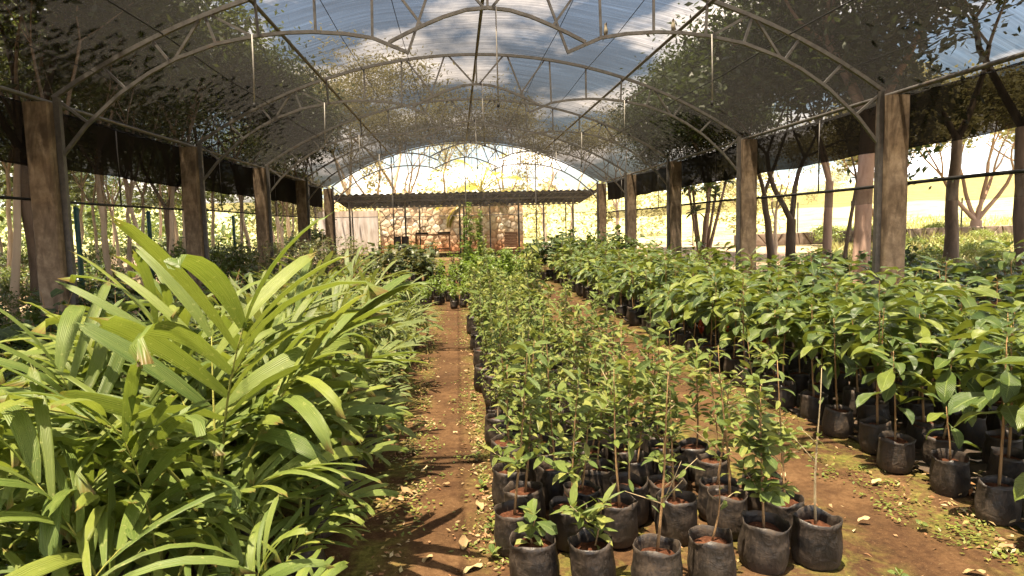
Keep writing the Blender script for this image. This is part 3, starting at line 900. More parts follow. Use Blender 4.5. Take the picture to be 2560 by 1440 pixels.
# ------------------------------------------------------------------ palm bed
def frond_plan(rr, L, lean, arch, nl, size, bare=.38):
    """rachis in the X-Z plane; returns points, radii and leaflet placements"""
    pts = []; x = z = 0.0; N = 12
    for i in range(N + 1):
        u = i / N
        ang = math.pi / 2 - lean - arch * u ** 1.6           # angle above the horizontal
        pts.append(Vector((x, 0, z)))
        x += L / N * math.cos(ang); z += L / N * math.sin(ang)
    lv = []
    for i in range(nl):
        w_ = i / (nl - 1)
        u = bare + (1 - bare) * w_
        fi = u * N; k = min(N - 1, int(fi)); p = pts[k].lerp(pts[k + 1], fi - k)
        T = (pts[k + 1] - pts[k]).normalized(); Nn = Vector((-T.z, 0, T.x))
        for sgn in (-1, 1):
            a_ = rad(66 - 44 * w_ + rr.uniform(-8, 8))
            D = T * math.cos(a_) + Vector((0, sgn, 0)) * math.sin(a_) + Nn * rr.uniform(.05, .35)
            s_ = size * (.72 + .5 * math.sin(math.pi * (.15 + .7 * w_))) * rr.uniform(.85, 1.12)
            wd = rr.uniform(.7, 1.25) * (1.35 if w_ > .85 else 1)
            m_ = place(p, D, Nn + Vector((0, -sgn * .35, .25)), s_, sgn * rr.uniform(-.1, .5)) @ Matrix.Diagonal((1, wd, 1, 1))
            lv.append((rr.randrange(8), m_))
    r0 = .0085
    return pts, [r0 * (1 - .75 * i / N) for i in range(N + 1)], lv
rp = random.Random(23)
fronds = []
for k in range(12):
    lean = rad([6, 10, 16, 22, 28, 34, 40, 46, 52, 58, 20, 30][k])
    L = rp.uniform(.85, 1.15) if k > 1 else rp.uniform(.8, .95)
    nl = rp.randrange(6, 9) if k in (0, 1, 10, 11) else rp.randrange(9, 13)
    pts, rds, lv = frond_plan(rp, L, lean, rad(rp.uniform(45, 80)) * (.35 if k < 2 else 1), nl, 1.25 if k in (0, 1, 10, 11) else 1.0)
    rm = MB().tube(pts, rds, 6).mesh('frond', M['stem_green'], True)
    b = MB().tube(pts, rds, 4, mat=0)
    for i, m_ in lv:
        v_, f_, u_ = palm_lo[i % 8]
        b.add(v_, f_, u_, rp.random() * .5, 1, m_)
    fronds.append((rm, lv, b.mesh('frond', [M['stem_green'], M['palm_back']], True)))
stalk_me = MB().tube([(0, 0, .15), (.004, 0, .26), (0, .004, .40)], [.019, .015, .010], 8).mesh('stem', M['stem_green'], True)
PG = 'potted palm seedlings beside the first path'
row, Y = 1, 1.55
npalm = 0
while Y < 9.6:
    for i in range(5):
        X = -.68 - .41 * i + rp.uniform(-.05, .05) - (.06 if row % 2 else 0)
        YY = Y + rp.uniform(-.06, .06)
        if X < -.68 * YY - .75: continue
        if Y < 1.9 and i == 0: continue
        near = Y < 4.6
        lab = 'potted palm seedling %s from the path edge, %s row of the palm bed' % (ordw(i + 1), ordw(row))
        s_ = rp.uniform(.75, 1.12) * (.84 if Y < 2.6 else 1.0) * (.50 if i == 0 else (.86 if i == 1 else 1.0)) * (1.0 if Y < 5 else .9)
        if i >= 3: s_ *= .8
        if X < -1.35 and Y < 3.7: s_ *= .82
        tallp = (row == 4 and i == 1)
        if tallp: s_ = 1.12; lab = 'tallest palm seedling with upright young fronds rising above the palm bed'
        o = potted('palm_seedling', lab, 'palm', X, YY, PG, True, 1.0, None, rp)
        ob('stem', stalk_me, o, None, None, None, (s_, s_, 1))
        nf = rp.randrange(4, 6) if near else rp.randrange(5, 7)
        g_ = rp.uniform(0, 6.28)
        ks = [0, 1, 10, 2, 5] if tallp else rp.sample([2, 3, 4, 5, 10, 11], 4) + [0] if i == 0 else rp.sample(range(2, 12), nf - 1) + [rp.randrange(0, 2)]
        for k in ks:
            g_ += 2.3 + rp.uniform(-.4, .4)
            m_ = Matrix.Translation((0, 0, .16)) @ Matrix.Rotation(g_, 4, 'Z') @ Matrix.Diagonal((s_, s_, s_, 1))
            if near:
                fo = ob('frond', fronds[k][0], o, None, m_)
                for q, mm in fronds[k][1]: ob('leaflet', palm_leaflets[q][3], fo, None, mm)
            else: ob('frond', fronds[k][2], o, None, m_)
        npalm += 1
    row += 1
    Y += .44 if Y < 6 else .47

# ------------------------------------------------------------------ other potted plants further back
def bush_plan(rr, H, Wd, n, size, stems=5, base=.17, geo_n=6):
    st, lv = [], []
    for _ in range(stems):
        g_ = rr.uniform(0, 6.28); sp_ = rr.uniform(.2, 1) * Wd
        e = Vector((math.cos(g_) * sp_, math.sin(g_) * sp_, base + (H - base) * rr.uniform(.6, 1)))
        mid = Vector((e.x * .35, e.y * .35, base + (e.z - base) * .55))
        st.append(([Vector((0, 0, base - .02)), mid, e], [.006, .004, .002]))
        for _ in range(n // stems):
            w_ = rr.uniform(.3, 1.0)
            p = (Vector((0, 0, base)).lerp(mid, w_ * 2) if w_ < .5 else mid.lerp(e, w_ * 2 - 1)) + Vector((rr.gauss(0, .03), rr.gauss(0, .03), rr.gauss(0, .03)))
            h = rr.uniform(0, 6.28); el = rr.uniform(-.6, .6)
            D = Vector((math.cos(h) * math.cos(el), math.sin(h) * math.cos(el), math.sin(el)))
            lv.append((rr.randrange(geo_n), place(p, D, Vector((rr.uniform(-.4, .4), rr.uniform(-.4, .4), 1)), size * rr.uniform(.6, 1.3))))
    return st, lv
low_me = [potted_far_mesh('small_leaf_seedling', *bush_plan(rf, rf.uniform(.38, .6), .14, 46, 1.15), round_lo, 'lush', k, 'stem_green', .9, rf) for k in range(6)]
dark_me = [potted_far_mesh('dark_leaf_plant', *bush_plan(rf, rf.uniform(.6, .95), .2, 60, .62), heart_lo, 'dark', k, 'stem', 1.0, rf) for k in range(6)]
tall_me = [potted_far_mesh('tall_shrub', *bush_plan(rf, rf.uniform(1.2, 1.75), .42, 190, 1.5, 9), round_lo, 'shrub', k, 'twig', 1.3, rf) for k in range(5)]
heart_me = [potted_far_mesh('big_leaf_plant', *bush_plan(rf, rf.uniform(.8, 1.1), .32, 42, .95, 6), heart_lo, 'shrub', k, 'stem_green', 1.2, rf) for k in range(5)]
ro = random.Random(41)
def patch(name, lab, cat, group, meshes, x0, x1, y0, y1, dx, dy, s0=.85, s1=1.15, keep=1.0):
    r_, y = 0, y0
    while y <= y1:
        r_ += 1; c_ = 0; x = x1
        while x >= x0:
            c_ += 1
            if ro.random() < keep and -.68 * y - 1.0 < x < .95 * y + 1.2:
                X, Y_ = x + ro.uniform(-.3, .3) * dx, y + ro.uniform(-.25, .25) * dy
                thing(name, lab % (ordw(c_), ordw(r_)), cat, (X, Y_, gh(X, Y_) + .004), ro.uniform(0, 6.28), ro.uniform(s0, s1), group, ro.choice(meshes))
            x -= dx
        y += dy
patch('small_leaf_seedling', 'low small-leaved seedling in a bag behind the palms, %s across, %s row back', 'seedling', 'low seedlings behind the palm bed', low_me + dark_me[:2], -5.6, -2.7, 4.4, 9.6, .27, .36, .9, 1.35)
patch('small_leaf_seedling', 'low green seedling in a bag past the palms, %s from the path, %s row back', 'seedling', 'low seedlings past the palm bed', low_me, -2.7, -.8, 10.2, 14.2, .34, .5, .8, 1.1)
patch('dark_leaf_plant', 'dark-leaved potted plant past the palms near the posts, %s across, %s row back', 'plant', 'dark plants near the concrete posts', dark_me, -4.1, -2.9, 9.8, 13.6, .4, .5)
patch('tall_shrub', 'tall bushy shrub near the far concrete posts, %s across, %s row back', 'shrub', 'tall shrubs by the far posts', tall_me, -4.1, -2.6, 14.0, 18.6, .75, .8, .85, 1.05, .85)
patch('big_leaf_plant', 'big-leaved potted plant in the far bed, %s from the path, %s row back', 'plant', 'big-leaved plants in the far bed', heart_me, -2.3, -.7, 15.4, 19.6, .48, .6, .9, 1.2, .9)
patch('dark_leaf_plant', 'dark-leaved potted plant beyond the broad-leaf bed, %s across, %s row back', 'plant', 'dark plants beyond the broad-leaf bed', dark_me, 5.75, 8.4, 5.6, 12.6, .48, .55, .9, 1.2, .9)
patch('tall_shrub', 'dense shrub at the far end of the broad-leaf bed, %s across, %s row back', 'shrub', 'dense shrubs at the far end', [potted_far_mesh('tall_shrub', *bush_plan(rf, 1.45, .5, 150, .95, 9), heart_lo, 'dark', k, 'stem', 1.2, rf) for k in range(3)], 2.3, 4.7, 18.0, 20.4, .6, .7, .75, 1.1, .95)

# feathery tall herbs at the end of the centre bed
fe = [potted_far_mesh('feathery_herb', *slender_plan(rf, 1.5, 5.5, .9, 'slender', lean=.1, twigs=16, start=.1), slend_lo, 'lush', k, 'stem_green', 1.0, rf) for k in range(2)]
for i, (X, Y) in enumerate(((.32, 16.2), (.55, 16.9), (.15, 17.2))):
    thing('feathery_herb', '%s of three tall feathery herbs rising at the end of the centre bed' % ordw(i + 1), 'herb', (X, Y, gh(X, Y)), i * 2.0, 1.45 - .12 * i, 'feathery herbs', fe[i % 2])

# leaning large-leaved plant at the picture edge beyond the broad-leaf bed
for i, (X, Y, s_) in enumerate(((5.15, 5.3, 1.45), (5.45, 6.0, 1.3))):
    st, lv = broad_plan(rb, 1.0, 22, 1.15)
    o = thing('tall_broad_leaf_plant', ('taller broad-leaved plant rising at the picture edge near the post' if i == 0 else 'tall dark broad-leaved plant just behind the one at the picture edge'), 'plant', (X, Y, .004), 1.0 + i, s_, 'taller plants near the post')
    ob('bag', bag_me[i], o); ob('soil', soil_me[i], o)
    ob('stem', MB().tube(*st[0], 6).mesh('stem', M['stem'], True), o)
    for k, m_ in lv: ob('leaf', broad_leaves[k][3], o, None, m_)

# ------------------------------------------------------------------ litter, weeds, ground cloth
rn_ = np.random.default_rng(5)
def scatter(n, fx, size, flat=.25, curl=.5):
    P = np.array([fx() for _ in range(n)])
    Z = np.array([gh(x, y) for x, y in P]) + rn_.uniform(.006, .02, n)
    s_ = rn_.uniform(size[0], size[1], n); g_ = rn_.uniform(0, 6.28, n)
    a_ = np.stack([np.cos(g_), np.sin(g_), rn_.normal(0, flat, n)], 1)
    b_ = np.stack([-np.sin(g_), np.cos(g_), rn_.normal(0, flat, n)], 1) * rn_.uniform(.3, .5, n)[:, None]
    C = np.stack([P[:, 0], P[:, 1], Z], 1)
    up_ = np.array([0, 0, 1.0])
    q0 = C - a_ * s_[:, None]; q2 = C + a_ * s_[:, None] + up_ * (s_ * curl * rn_.uniform(0, .6, n))[:, None]
    q1 = C + b_ * s_[:, None] + up_ * (s_ * curl * rn_.uniform(0, 1, n))[:, None]; q3 = C - b_ * s_[:, None] + up_ * (s_ * curl * rn_.uniform(0, 1, n))[:, None]
    V = np.stack([q0, q1, q2, q3], 1)
    V[:, :, 2] = np.maximum(V[:, :, 2], (Z - .004)[:, None])
    return V
def path_edge():
    y = 2.4 + 13 * R.random() ** 1.4
    c = R.random()
    if c < .3: return (-.45 + abs(R.gauss(0, .14)), y)
    if c < .6: return (.17 - abs(R.gauss(0, .10)), y)
    if c < .64: return (R.uniform(-.4, .15), y)
    if c < .84: return (2.66 - abs(R.gauss(0, .2)), y)
    if c < .93: return (R.uniform(.2, 1.7), y)
    return (R.uniform(1.75, 2.6), y)
drift = [(path_edge()[0], 2.4 + 9 * R.random() ** 1.4) for _ in range(75)]
def path_litter():
    if R.random() < .5: return path_edge()
    x, y = R.choice(drift); return (x + R.gauss(0, .05), y + R.gauss(0, .08))
V = scatter(3000, path_litter, (.005, .022))
ob('fallen_leaves', quads_mesh('fallen_leaves', V, rn_.random(len(V)), M['litter']), kind='stuff', label='small dry leaves and chips scattered along the path edges', category='leaf litter')
V = scatter(5200, lambda: (R.uniform(-16, -4.7), R.uniform(3, 24)) if R.random() < .6 else (R.uniform(5.8, 16), R.uniform(5, 24)), (.03, .07))
ob('wood_litter', quads_mesh('wood_litter', V, rn_.random(len(V)), M['litter']), kind='stuff', label='dry leaf litter on the ground outside the net house', category='leaf litter')
# larger fallen leaves, one by one
big = [(-.02, 3.02, .075), (.07, 2.86, .07), (-.33, 3.62, .07), (-.30, 3.72, .06), (.12, 3.6, .06), (.09, 3.45, .065), (-.16, 2.98, .05), (-.13, 3.83, .035), (-.27, 4.06, .04), (1.66, 2.50, .085), (1.78, 2.47, .07),
       (2.22, 2.52, .06), (1.98, 3.05, .045), (2.15, 3.75, .05), (1.9, 3.65, .045), (2.45, 2.72, .05), (.05, 4.4, .05), (-.35, 4.9, .05), (-.3, 5.5, .05), (.10, 5.3, .05), (2.35, 3.5, .05), (1.75, 4.2, .05), (2.2, 4.6, .05), (-.25, 6.4, .05), (.1, 6.9, .05)]
BL = [strip(1.0, .22, p_lance, 6, 2, rl.uniform(.2, .7), rl.uniform(-.7, .6), rl.uniform(.0, .3), 0, 0, rl.uniform(-.6, .6), rl, .3) for _ in range(5)]
BLm = [MB().add(*g_).mesh('fallen_leaf', M['litter'], True) for g_ in BL]
for i, (x, y, s_) in enumerate(big):
    where = 'first path' if x < .3 else 'second path'
    n_ = len([1 for q in big[:i + 1] if (q[0] < .3) == (x < .3)])
    thing('fallen_leaf', 'curled dry leaf lying on the %s, %s of those counted going back' % (where, ordw(n_)), 'leaf', (x, y, .018), R.uniform(0, 6.28), s_ * 1.5, 'large fallen leaves', BLm[i % 5])
# creeping weeds along the path edges
wv_, wr_ = [], []
def weed_spot():
    c = R.random(); y = 2.4 + 12 * R.random() ** 1.3
    if c < .22: return (-.40 + abs(R.gauss(0, .09)), y)
    if c < .5: return (.17 - abs(R.gauss(0, .10)), y)
    if c < .95: return (2.40 + R.gauss(0, .13), 2.2 + 9 * R.random() ** 1.6)
    return (R.uniform(-.4, 2.6), y)
tufts = [(*weed_spot(), R.uniform(.02, .07), R.randrange(6, 18)) for _ in range(640)]
for (x, y, rr_, n) in tufts:
    if math.sin(x * 3 + y * 2.3) + math.sin(y * 1.1 + 2) < -.4: continue
    for _ in range(n):
        px, py = x + R.gauss(0, rr_), y + R.gauss(0, rr_)
        h = R.uniform(0, 6.28); s_ = R.uniform(.006, .017); z = gh(px, py) + R.uniform(.006, .022)
        a_ = np.array([math.cos(h), math.sin(h), R.uniform(-.1, .5)]) * s_; b_ = np.array([-math.sin(h), math.cos(h), R.uniform(-.2, .2)]) * s_ * .55
        c_ = np.array([px, py, z]); wv_.append([c_ - a_, c_ + b_, c_ + a_, c_ - b_]); wr_.append(R.random())
ob('ground_weeds', quads_mesh('ground_weeds', np.array(wv_), np.array(wr_), M['weed']), kind='stuff', label='creeping yellow-green weeds along the edges of the paths', category='weeds')
# weed seedlings one by one
WS = [(1.83, 2.52, 1.1), (.12, 2.93, 1.0), (.13, 3.22, .8), (.10, 3.75, .9), (.08, 4.25, .9), (-.33, 3.95, .7), (1.78, 3.4, .7), (2.25, 2.95, .7), (-.32, 5.1, .8), (.1, 5.8, .8), (.98, 2.46, .9), (2.3, 4.1, .8)]
for i, (x, y, s_) in enumerate(WS):
    where = 'first path' if x < .3 else ('second path' if x > 1.5 else 'front of the centre bed')
    n_ = len([1 for q in WS[:i + 1] if (q[0] < .3) == (x < .3)])
    o = thing('weed', 'small leafy weed sprouting by the %s, %s of those going back' % (where, ordw(n_)), 'weed', (x, y, .004), R.uniform(0, 6), s_, 'weed seedlings')
    for q in range(R.randrange(6, 10)):
        h = q * 2.4; el = R.uniform(.1, .9)
        D = Vector((math.cos(h) * math.cos(el), math.sin(h) * math.cos(el), math.sin(el)))
        ob('leaf', round_leaves[q % 6][3], o, None, place(Vector((0, 0, .012 + .004 * q)), D, Vector((0, 0, 1)), R.uniform(.6, 1.1)))
# black weed cloth under the broad-leaf bed
b = MB(); v = []; ys = np.arange(2.2, 19.5, .2)
for j, y in enumerate(ys):
    xe = 2.70 + .06 * math.sin(y * 2.3) + .03 * math.sin(y * 6.1)
    for i in range(6): v.append((xe + (5.1 - xe) * i / 5, y, gh(xe, y) + .022 + (.006 * math.sin(y * 9 + i) if i == 0 else 0)))
b.add(v, [(j * 6 + i, j * 6 + i + 1, j * 6 + 7 + i, j * 6 + 6 + i) for j in range(len(ys) - 1) for i in range(5)])
t = NT('weed_cloth'); q_ = t.noise(t.pos(), 6, 5, .7)
M['cloth'] = t.done(t.principled(t.ramp(q_, [(.4, (.014, .013, .012)), (.62, (.075, .052, .035))]), .7, .3, t.bump(q_, .4, .02)))
thing('ground_cloth', 'black weed cloth spread under the broad-leaved bed with litter on its edge', 'ground cloth', mesh=b.mesh('ground_cloth', M['cloth'], True))
V = scatter(500, lambda: (2.66 + abs(R.gauss(0, .3)), 2.5 + 8 * R.random() ** 1.3), (.012, .034)); V[:, :, 2] += .022
ob('bed_litter', quads_mesh('bed_litter', V, rn_.random(len(V)), M['litter']), kind='stuff', label='dry leaves caught between the bags of the broad-leaved bed', category='leaf litter')

# ------------------------------------------------------------------ far end: lean-to, stone wall, tables
GY = .4
shed = thing('lean_to', 'open lean-to with dark corrugated roof beyond the arched end', 'shelter', (0, 0, GY))
t = NT('corrugated_sheet'); q_ = t.noise(t.pos((1, .3, 1)), 5, 4, .6)
M['sheet'] = t.done(t.principled(t.ramp(q_, [(.35, (.014, .012, .011)), (.65, (.03, .026, .023))]), .95, .03))
nsh = 11
for k in range(nsh):
    x0 = -4.75 + 10.3 / nsh * k; x1 = x0 + 10.3 / nsh + .04
    b = MB(); v = []; n = 28
    for i in range(n + 1):
        x = x0 + (x1 - x0) * i / n
        for y, z in ((25.3, 2.86), (29.6, 2.50)):
            zz = z - GY + .028 * math.sin(x * 2 * math.pi / .235) + (.006 if k % 2 else 0) + .008 * (x / 5)
            v.append((x, y, zz))
    b.add(v, [(i * 2, i * 2 + 2, i * 2 + 3, i * 2 + 1) for i in range(n)])
    ob('roof_sheet', b.mesh('roof_sheet', M['sheet'], True), shed)
for X in (-4.25, -2.04, .15, .32, 2.56, 4.82):
    ob('post', MB().tube([(X, 27, -.01), (X, 27, 2.24)], .038, 6).mesh('post', M['steel_dark']), shed)
for X in (-4.5, -1.6, 1.5, 3.9, 4.9):
    ob('rear_post', MB().tube([(X, 29.3, -.01), (X, 29.3, 2.05)], .03, 6).mesh('rear_post', M['steel_dark']), shed)
for y, z in ((25.5, 2.40), (27, 2.27), (29.3, 2.07)):
    ob('beam', MB().box((.35, y, z), (10.2, .05, .05)).mesh('beam', M['steel_dark']), shed)
for X in (-3.6, -.9, .9, 2.9):
    ob('brace', MB().tube([(X, 27, 1.9), (X + .8, 25.6, 2.36)], .018, 5).mesh('brace', M['steel_dark']), shed)

t = NT('limestone'); q_ = t.noise(t.objc(), 9, 5, .65); rr_ = t.n('ObjectInfo').outputs['Random']
c_ = t.ramp(rr_, [(.1, (.55, .42, .26)), (.35, (.62, .52, .36)), (.6, (.50, .34, .20)), (.85, (.66, .57, .42))])
c_ = t.mix(t.mapr(q_, .4, .7, 0, .5), c_, (.44, .22, .10))
sz_ = t.n('SeparateXYZ'); t.l(t.pos(), sz_.inputs[0])
c_ = t.mix(t.mapr(t.math('ADD', sz_.outputs[2], q_), 1.0, 1.9, .8, 0), c_, (.46, .17, .06))
M['stone'] = t.done(t.principled(c_, .9, .15, t.bump(q_, .6, .03)))
t = NT('mortar'); M['mortar'] = t.done(t.principled(t.ramp(t.noise(t.pos(), 6, 4, .6), [(.3, (.38, .24, .13)), (.7, (.52, .38, .24))]), .95, .1))
t = NT('pale_plaster'); q_ = t.noise(t.pos((3, 3, .5)), 2.0, 5, .65)
M['plaster'] = t.done(t.principled(t.ramp(q_, [(.35, (.30, .23, .18)), (.55, (.48, .40, .33)), (.7, (.56, .50, .43))]), .9, .15))
wall = thing('stone_wall', 'tall rubble stone wall glowing in the sun behind the lean-to', 'wall', (0, 31.5, GY))
ob('mortar_core', MB().box((-.2, .2, 1.3), (6.8, .36, 2.62)).mesh('mortar_core', M['mortar']), wall)
rw = random.Random(77)
def voronoi(x0, x1, z0, z1, cell, rr):
    pts = []
    nx_, nz_ = int((x1 - x0) / cell), int((z1 - z0) / (cell * .85))
    for j in range(nz_):
        for i in range(nx_):
            pts.append((x0 + (i + .5 + .5 * (j % 2) + rr.uniform(-.42, .42)) * (x1 - x0) / nx_, z0 + (j + .5 + rr.uniform(-.42, .42)) * (z1 - z0) / nz_))
    out = []
    for a in pts:
        poly = [(x0, z0), (x1, z0), (x1, z1), (x0, z1)]
        for c in pts:
            if c is a or abs(c[0] - a[0]) > cell * 3 or abs(c[1] - a[1]) > cell * 3: continue
            mx, mz = (a[0] + c[0]) / 2, (a[1] + c[1]) / 2; nx2, nz2 = c[0] - a[0], c[1] - a[1]
            new = []
            for p, q in zip(poly, poly[1:] + poly[:1]):
                dp = (p[0] - mx) * nx2 + (p[1] - mz) * nz2; dq = (q[0] - mx) * nx2 + (q[1] - mz) * nz2
                if dp <= 0: new.append(p)
                if dp * dq < 0: u = dp / (dp - dq); new.append((p[0] + (q[0] - p[0]) * u, p[1] + (q[1] - p[1]) * u))
            poly = new
            if len(poly) < 3: break
        if len(poly) >= 3: out.append(poly)
    return out
def rubble(parent, x0, x1, z0, z1, cell, mat, rr):
    for poly in voronoi(x0, x1, z0, z1, cell, rr):
        cx_ = sum(p[0] for p in poly) / len(poly); cz_ = sum(p[1] for p in poly) / len(poly)
        nn = len(poly); d_ = rr.uniform(.025, .07); dt = rr.uniform(-.02, .02)
        ring = [((p[0] - cx_) * .98, (p[1] - cz_) * .98) for p in poly]
        v = [(p, .03, q) for p, q in ring] + [(p * .91, -d_ + dt * p, q * .91) for p, q in ring] + [(0, -d_ - .012, 0)]
        f = [(q, (q + 1) % nn, nn + (q + 1) % nn, nn + q) for q in range(nn)] + [(nn + q, nn + (q + 1) % nn, 2 * nn) for q in range(nn)]
        ob('stone', MB().add(v, f).mesh('stone', M[mat]), parent, (cx_, 0, cz_))
rubble(wall, -3.6, 3.2, .0, 2.6, .30, 'stone', rw)
ob('coping', MB().box((-.2, .2, 2.68), (6.95, .46, .14), bev=.03).mesh('coping', M['mortar']), wall)
thing('plaster_wall', 'pale stained plaster wall beside the stone wall behind the lean-to', 'wall', mesh=MB().box((-5.0, 31.3, GY + 1.0), (2.75, .25, 2.0), bev=.02).mesh('plaster_wall', M['plaster']))
# work table with trays, drum, lounger, crates
t = NT('worn_wood'); q_ = t.noise(t.pos((2, 12, 12)), 2, 5, .6)
M['wood'] = t.done(t.principled(t.ramp(q_, [(.3, (.12, .06, .03)), (.7, (.30, .17, .09))]), .8, .2))
tb = thing('work_table', 'rough wooden work table with seed trays in front of the stone wall', 'table', (-.95, 26.6, GY))
ob('table_top', MB().box((0, 0, .86), (1.45, .6, .05)).mesh('table_top', M['wood']), tb)
for sx_ in (-1, 1):
    for sy_ in (-1, 1): ob('leg', MB().box((sx_ * .66, sy_ * .25, .42), (.06, .06, .84)).mesh('leg', M['wood']), tb)
ob('lower_rail', MB().box((0, -.25, .3), (1.26, .04, .06)).mesh('lower_rail', M['wood']), tb)
tray = MB().box((0, 0, .02), (.5, .3, .03), mat=0)
for sx_, sy_, dx_, dy_ in ((0, -.15, .5, .02), (0, .15, .5, .02), (-.24, 0, .02, .28), (.24, 0, .02, .28)): tray.box((sx_, sy_, .045), (dx_, dy_, .07))
tray_me = tray.mesh('seed_tray', M['bag'])
def tray_plants(n, h):
    b = MB()
    for _ in range(n):
        p = Vector((R.uniform(-.2, .2), R.uniform(-.11, .11), .05)); g_ = R.uniform(0, 6.28)
        D = Vector((math.cos(g_), math.sin(g_), R.uniform(.3, 1.2))).normalized()
        v_, f_, u_ = R.choice(round_lo); b.add(v_, f_, u_, R.random(), 0, place(p + Vector((0, 0, R.uniform(0, h))), D, Vector((0, 0, 1)), R.uniform(.8, 1.6)))
    return b.mesh('seedlings', M['lush'], True)
for i, X in enumerate((-1.38, -.5)):
    o = thing('seed_tray', ('black seed tray with sprouts on the drum end of the work table', 'black seed tray on the far end of the work table')[i], 'tray', (X, 26.6, GY + .887), 0, 1, 'trays on the work table', tray_me)
    ob('seedlings', tray_plants(40 if i == 0 else 8, .12), o)
for i, X in enumerate((-2.32, -2.02)):
    b = MB(); b.tube([(0, 0, 0), (0, 0, .05), (0, 0, .4), (0, 0, .78), (0, 0, .8)], [.13, .14, .15, .145, .135], 14)
    o = thing('black_drum', ('black plastic drum beside the work table, the one nearer the posts', 'black plastic drum beside the work table, the one touching the table side')[i], 'drum', (X, 26.1 + .1 * i, GY), 0, 1, 'drums by the table', b.mesh('black_drum', M['bag'], True))
    ob('lid', MB().tube([(0, 0, .8), (0, 0, .83)], [.15, .14], 14).mesh('lid', M['cord']), o)
lo = thing('lounge_chair', 'low weathered lounge chair with raised back near the lean-to post', 'chair', (2.0, 25.2, GY), rad(80))
for k in range(7): ob('slat', MB().box((-.42 + k * .14, 0, .3), (.1, .5, .025)).mesh('slat', M['wood']), lo)
for k in range(6):
    a_ = rad(55); d_ = .08 + k * .12
    ob('back_slat', MB().box((0, 0, 0), (.09, .5, .025), M=Matrix.Translation((.5 + d_ * math.cos(a_), 0, .3 + d_ * math.sin(a_))) @ Matrix.Rotation(-a_, 4, 'Y')).mesh('back_slat', M['wood']), lo)
for sx_ in (-.4, .45):
    for sy_ in (-.22, .22): ob('leg', MB().box((sx_, sy_, .145), (.05, .05, .285)).mesh('leg', M['wood']), lo)
for i in range(3):
    X = 1.25 + .55 * i
    o = thing('crate', '%s of three black plastic crates of low seedlings set across the far bed' % ordw(i + 1), 'crate', (X, 21.6, gh(X, 21.6)), 0, (1.05, 1.3, 3.0), 'black crates in the far bed', tray_me)
    ob('seedlings', tray_plants(45, .04), o)
for i in range(3):
    X = 1.3 + .5 * i
    o = thing('seedling_tray', '%s of three low trays of pale green sprouts before the black crates' % ordw(i + 1), 'tray', (X, 20.3, gh(X, 20.3)), 0, (1.0, 1.5, 1.6), 'sprout trays in the far bed', tray_me)
    ob('seedlings', tray_plants(70, .04), o)

# ------------------------------------------------------------------ trees
def limb(b, p, D, L, r, depth, rr, tips, n=6, kink=.25, split=(2, 3), upb=.15, mat=0):
    pts = [p]; rds = [r]; q = p.copy(); d = D.normalized(); seg = 4 if depth > 1 else 3
    for i in range(seg):
        d = (d + Vector((rr.gauss(0, kink * .4), rr.gauss(0, kink * .4), rr.gauss(0, kink * .2) + upb * .15))).normalized()
        q = q + d * L / seg; pts.append(q.copy()); rds.append(r * (1 - .38 * (i + 1) / seg))
    b.tube(pts, rds, n if depth > 1 else 4, mat=mat, cap=False)
    if depth <= 0:
        tips.append((q, L)); tips.append((pts[-2], L)); return
    if depth <= 1: tips.append((q, L))
    k = rr.randrange(split[0], split[1] + 1); g0 = rr.uniform(0, 6.28)
    for i in range(k):
        g_ = g0 + 6.28 * i / k + rr.uniform(-.5, .5); sp_ = rr.uniform(.4, .85)
        u_ = d.cross(Vector((math.cos(g_), math.sin(g_), .3))).normalized()
        nd = (d * math.cos(sp_) + u_ * math.sin(sp_) + Vector((0, 0, upb))).normalized()
        limb(b, q, nd, L * rr.uniform(.6, .85), rds[-1] * .72, depth - 1, rr, tips, n, kink, split, upb, mat)
def leaves_np(tips, per, spread, size, seed, aspect=.45, droop=.3):
    g = np.random.default_rng(seed)
    C = np.array([tuple(t_[0]) for t_ in tips]); n = len(C) * per
    idx = np.repeat(np.arange(len(C)), per)
    P = C[idx] + g.normal(0, spread, (n, 3)) * np.array([1, 1, .75])
    s_ = size * g.uniform(.6, 1.35, n); h = g.uniform(0, 6.28, n); el = g.normal(-droop, .5, n)
    a = np.stack([np.cos(h) * np.cos(el), np.sin(h) * np.cos(el), np.sin(el)], 1)
    nrm = g.normal(0, .55, (n, 3)) + np.array([0, 0, 1.0]); bb = np.cross(nrm, a); bb /= np.linalg.norm(bb, axis=1)[:, None] + 1e-6
    A = a * s_[:, None]; B = bb * (s_ * aspect)[:, None]
    V = np.stack([P - A * .5, P + B * .5 + A * .05, P + A * .5, P - B * .5 + A * .05], 1)
    r = (g.random(len(C))[idx] * .45 + g.random(n) * .3) % 1
    return V, r
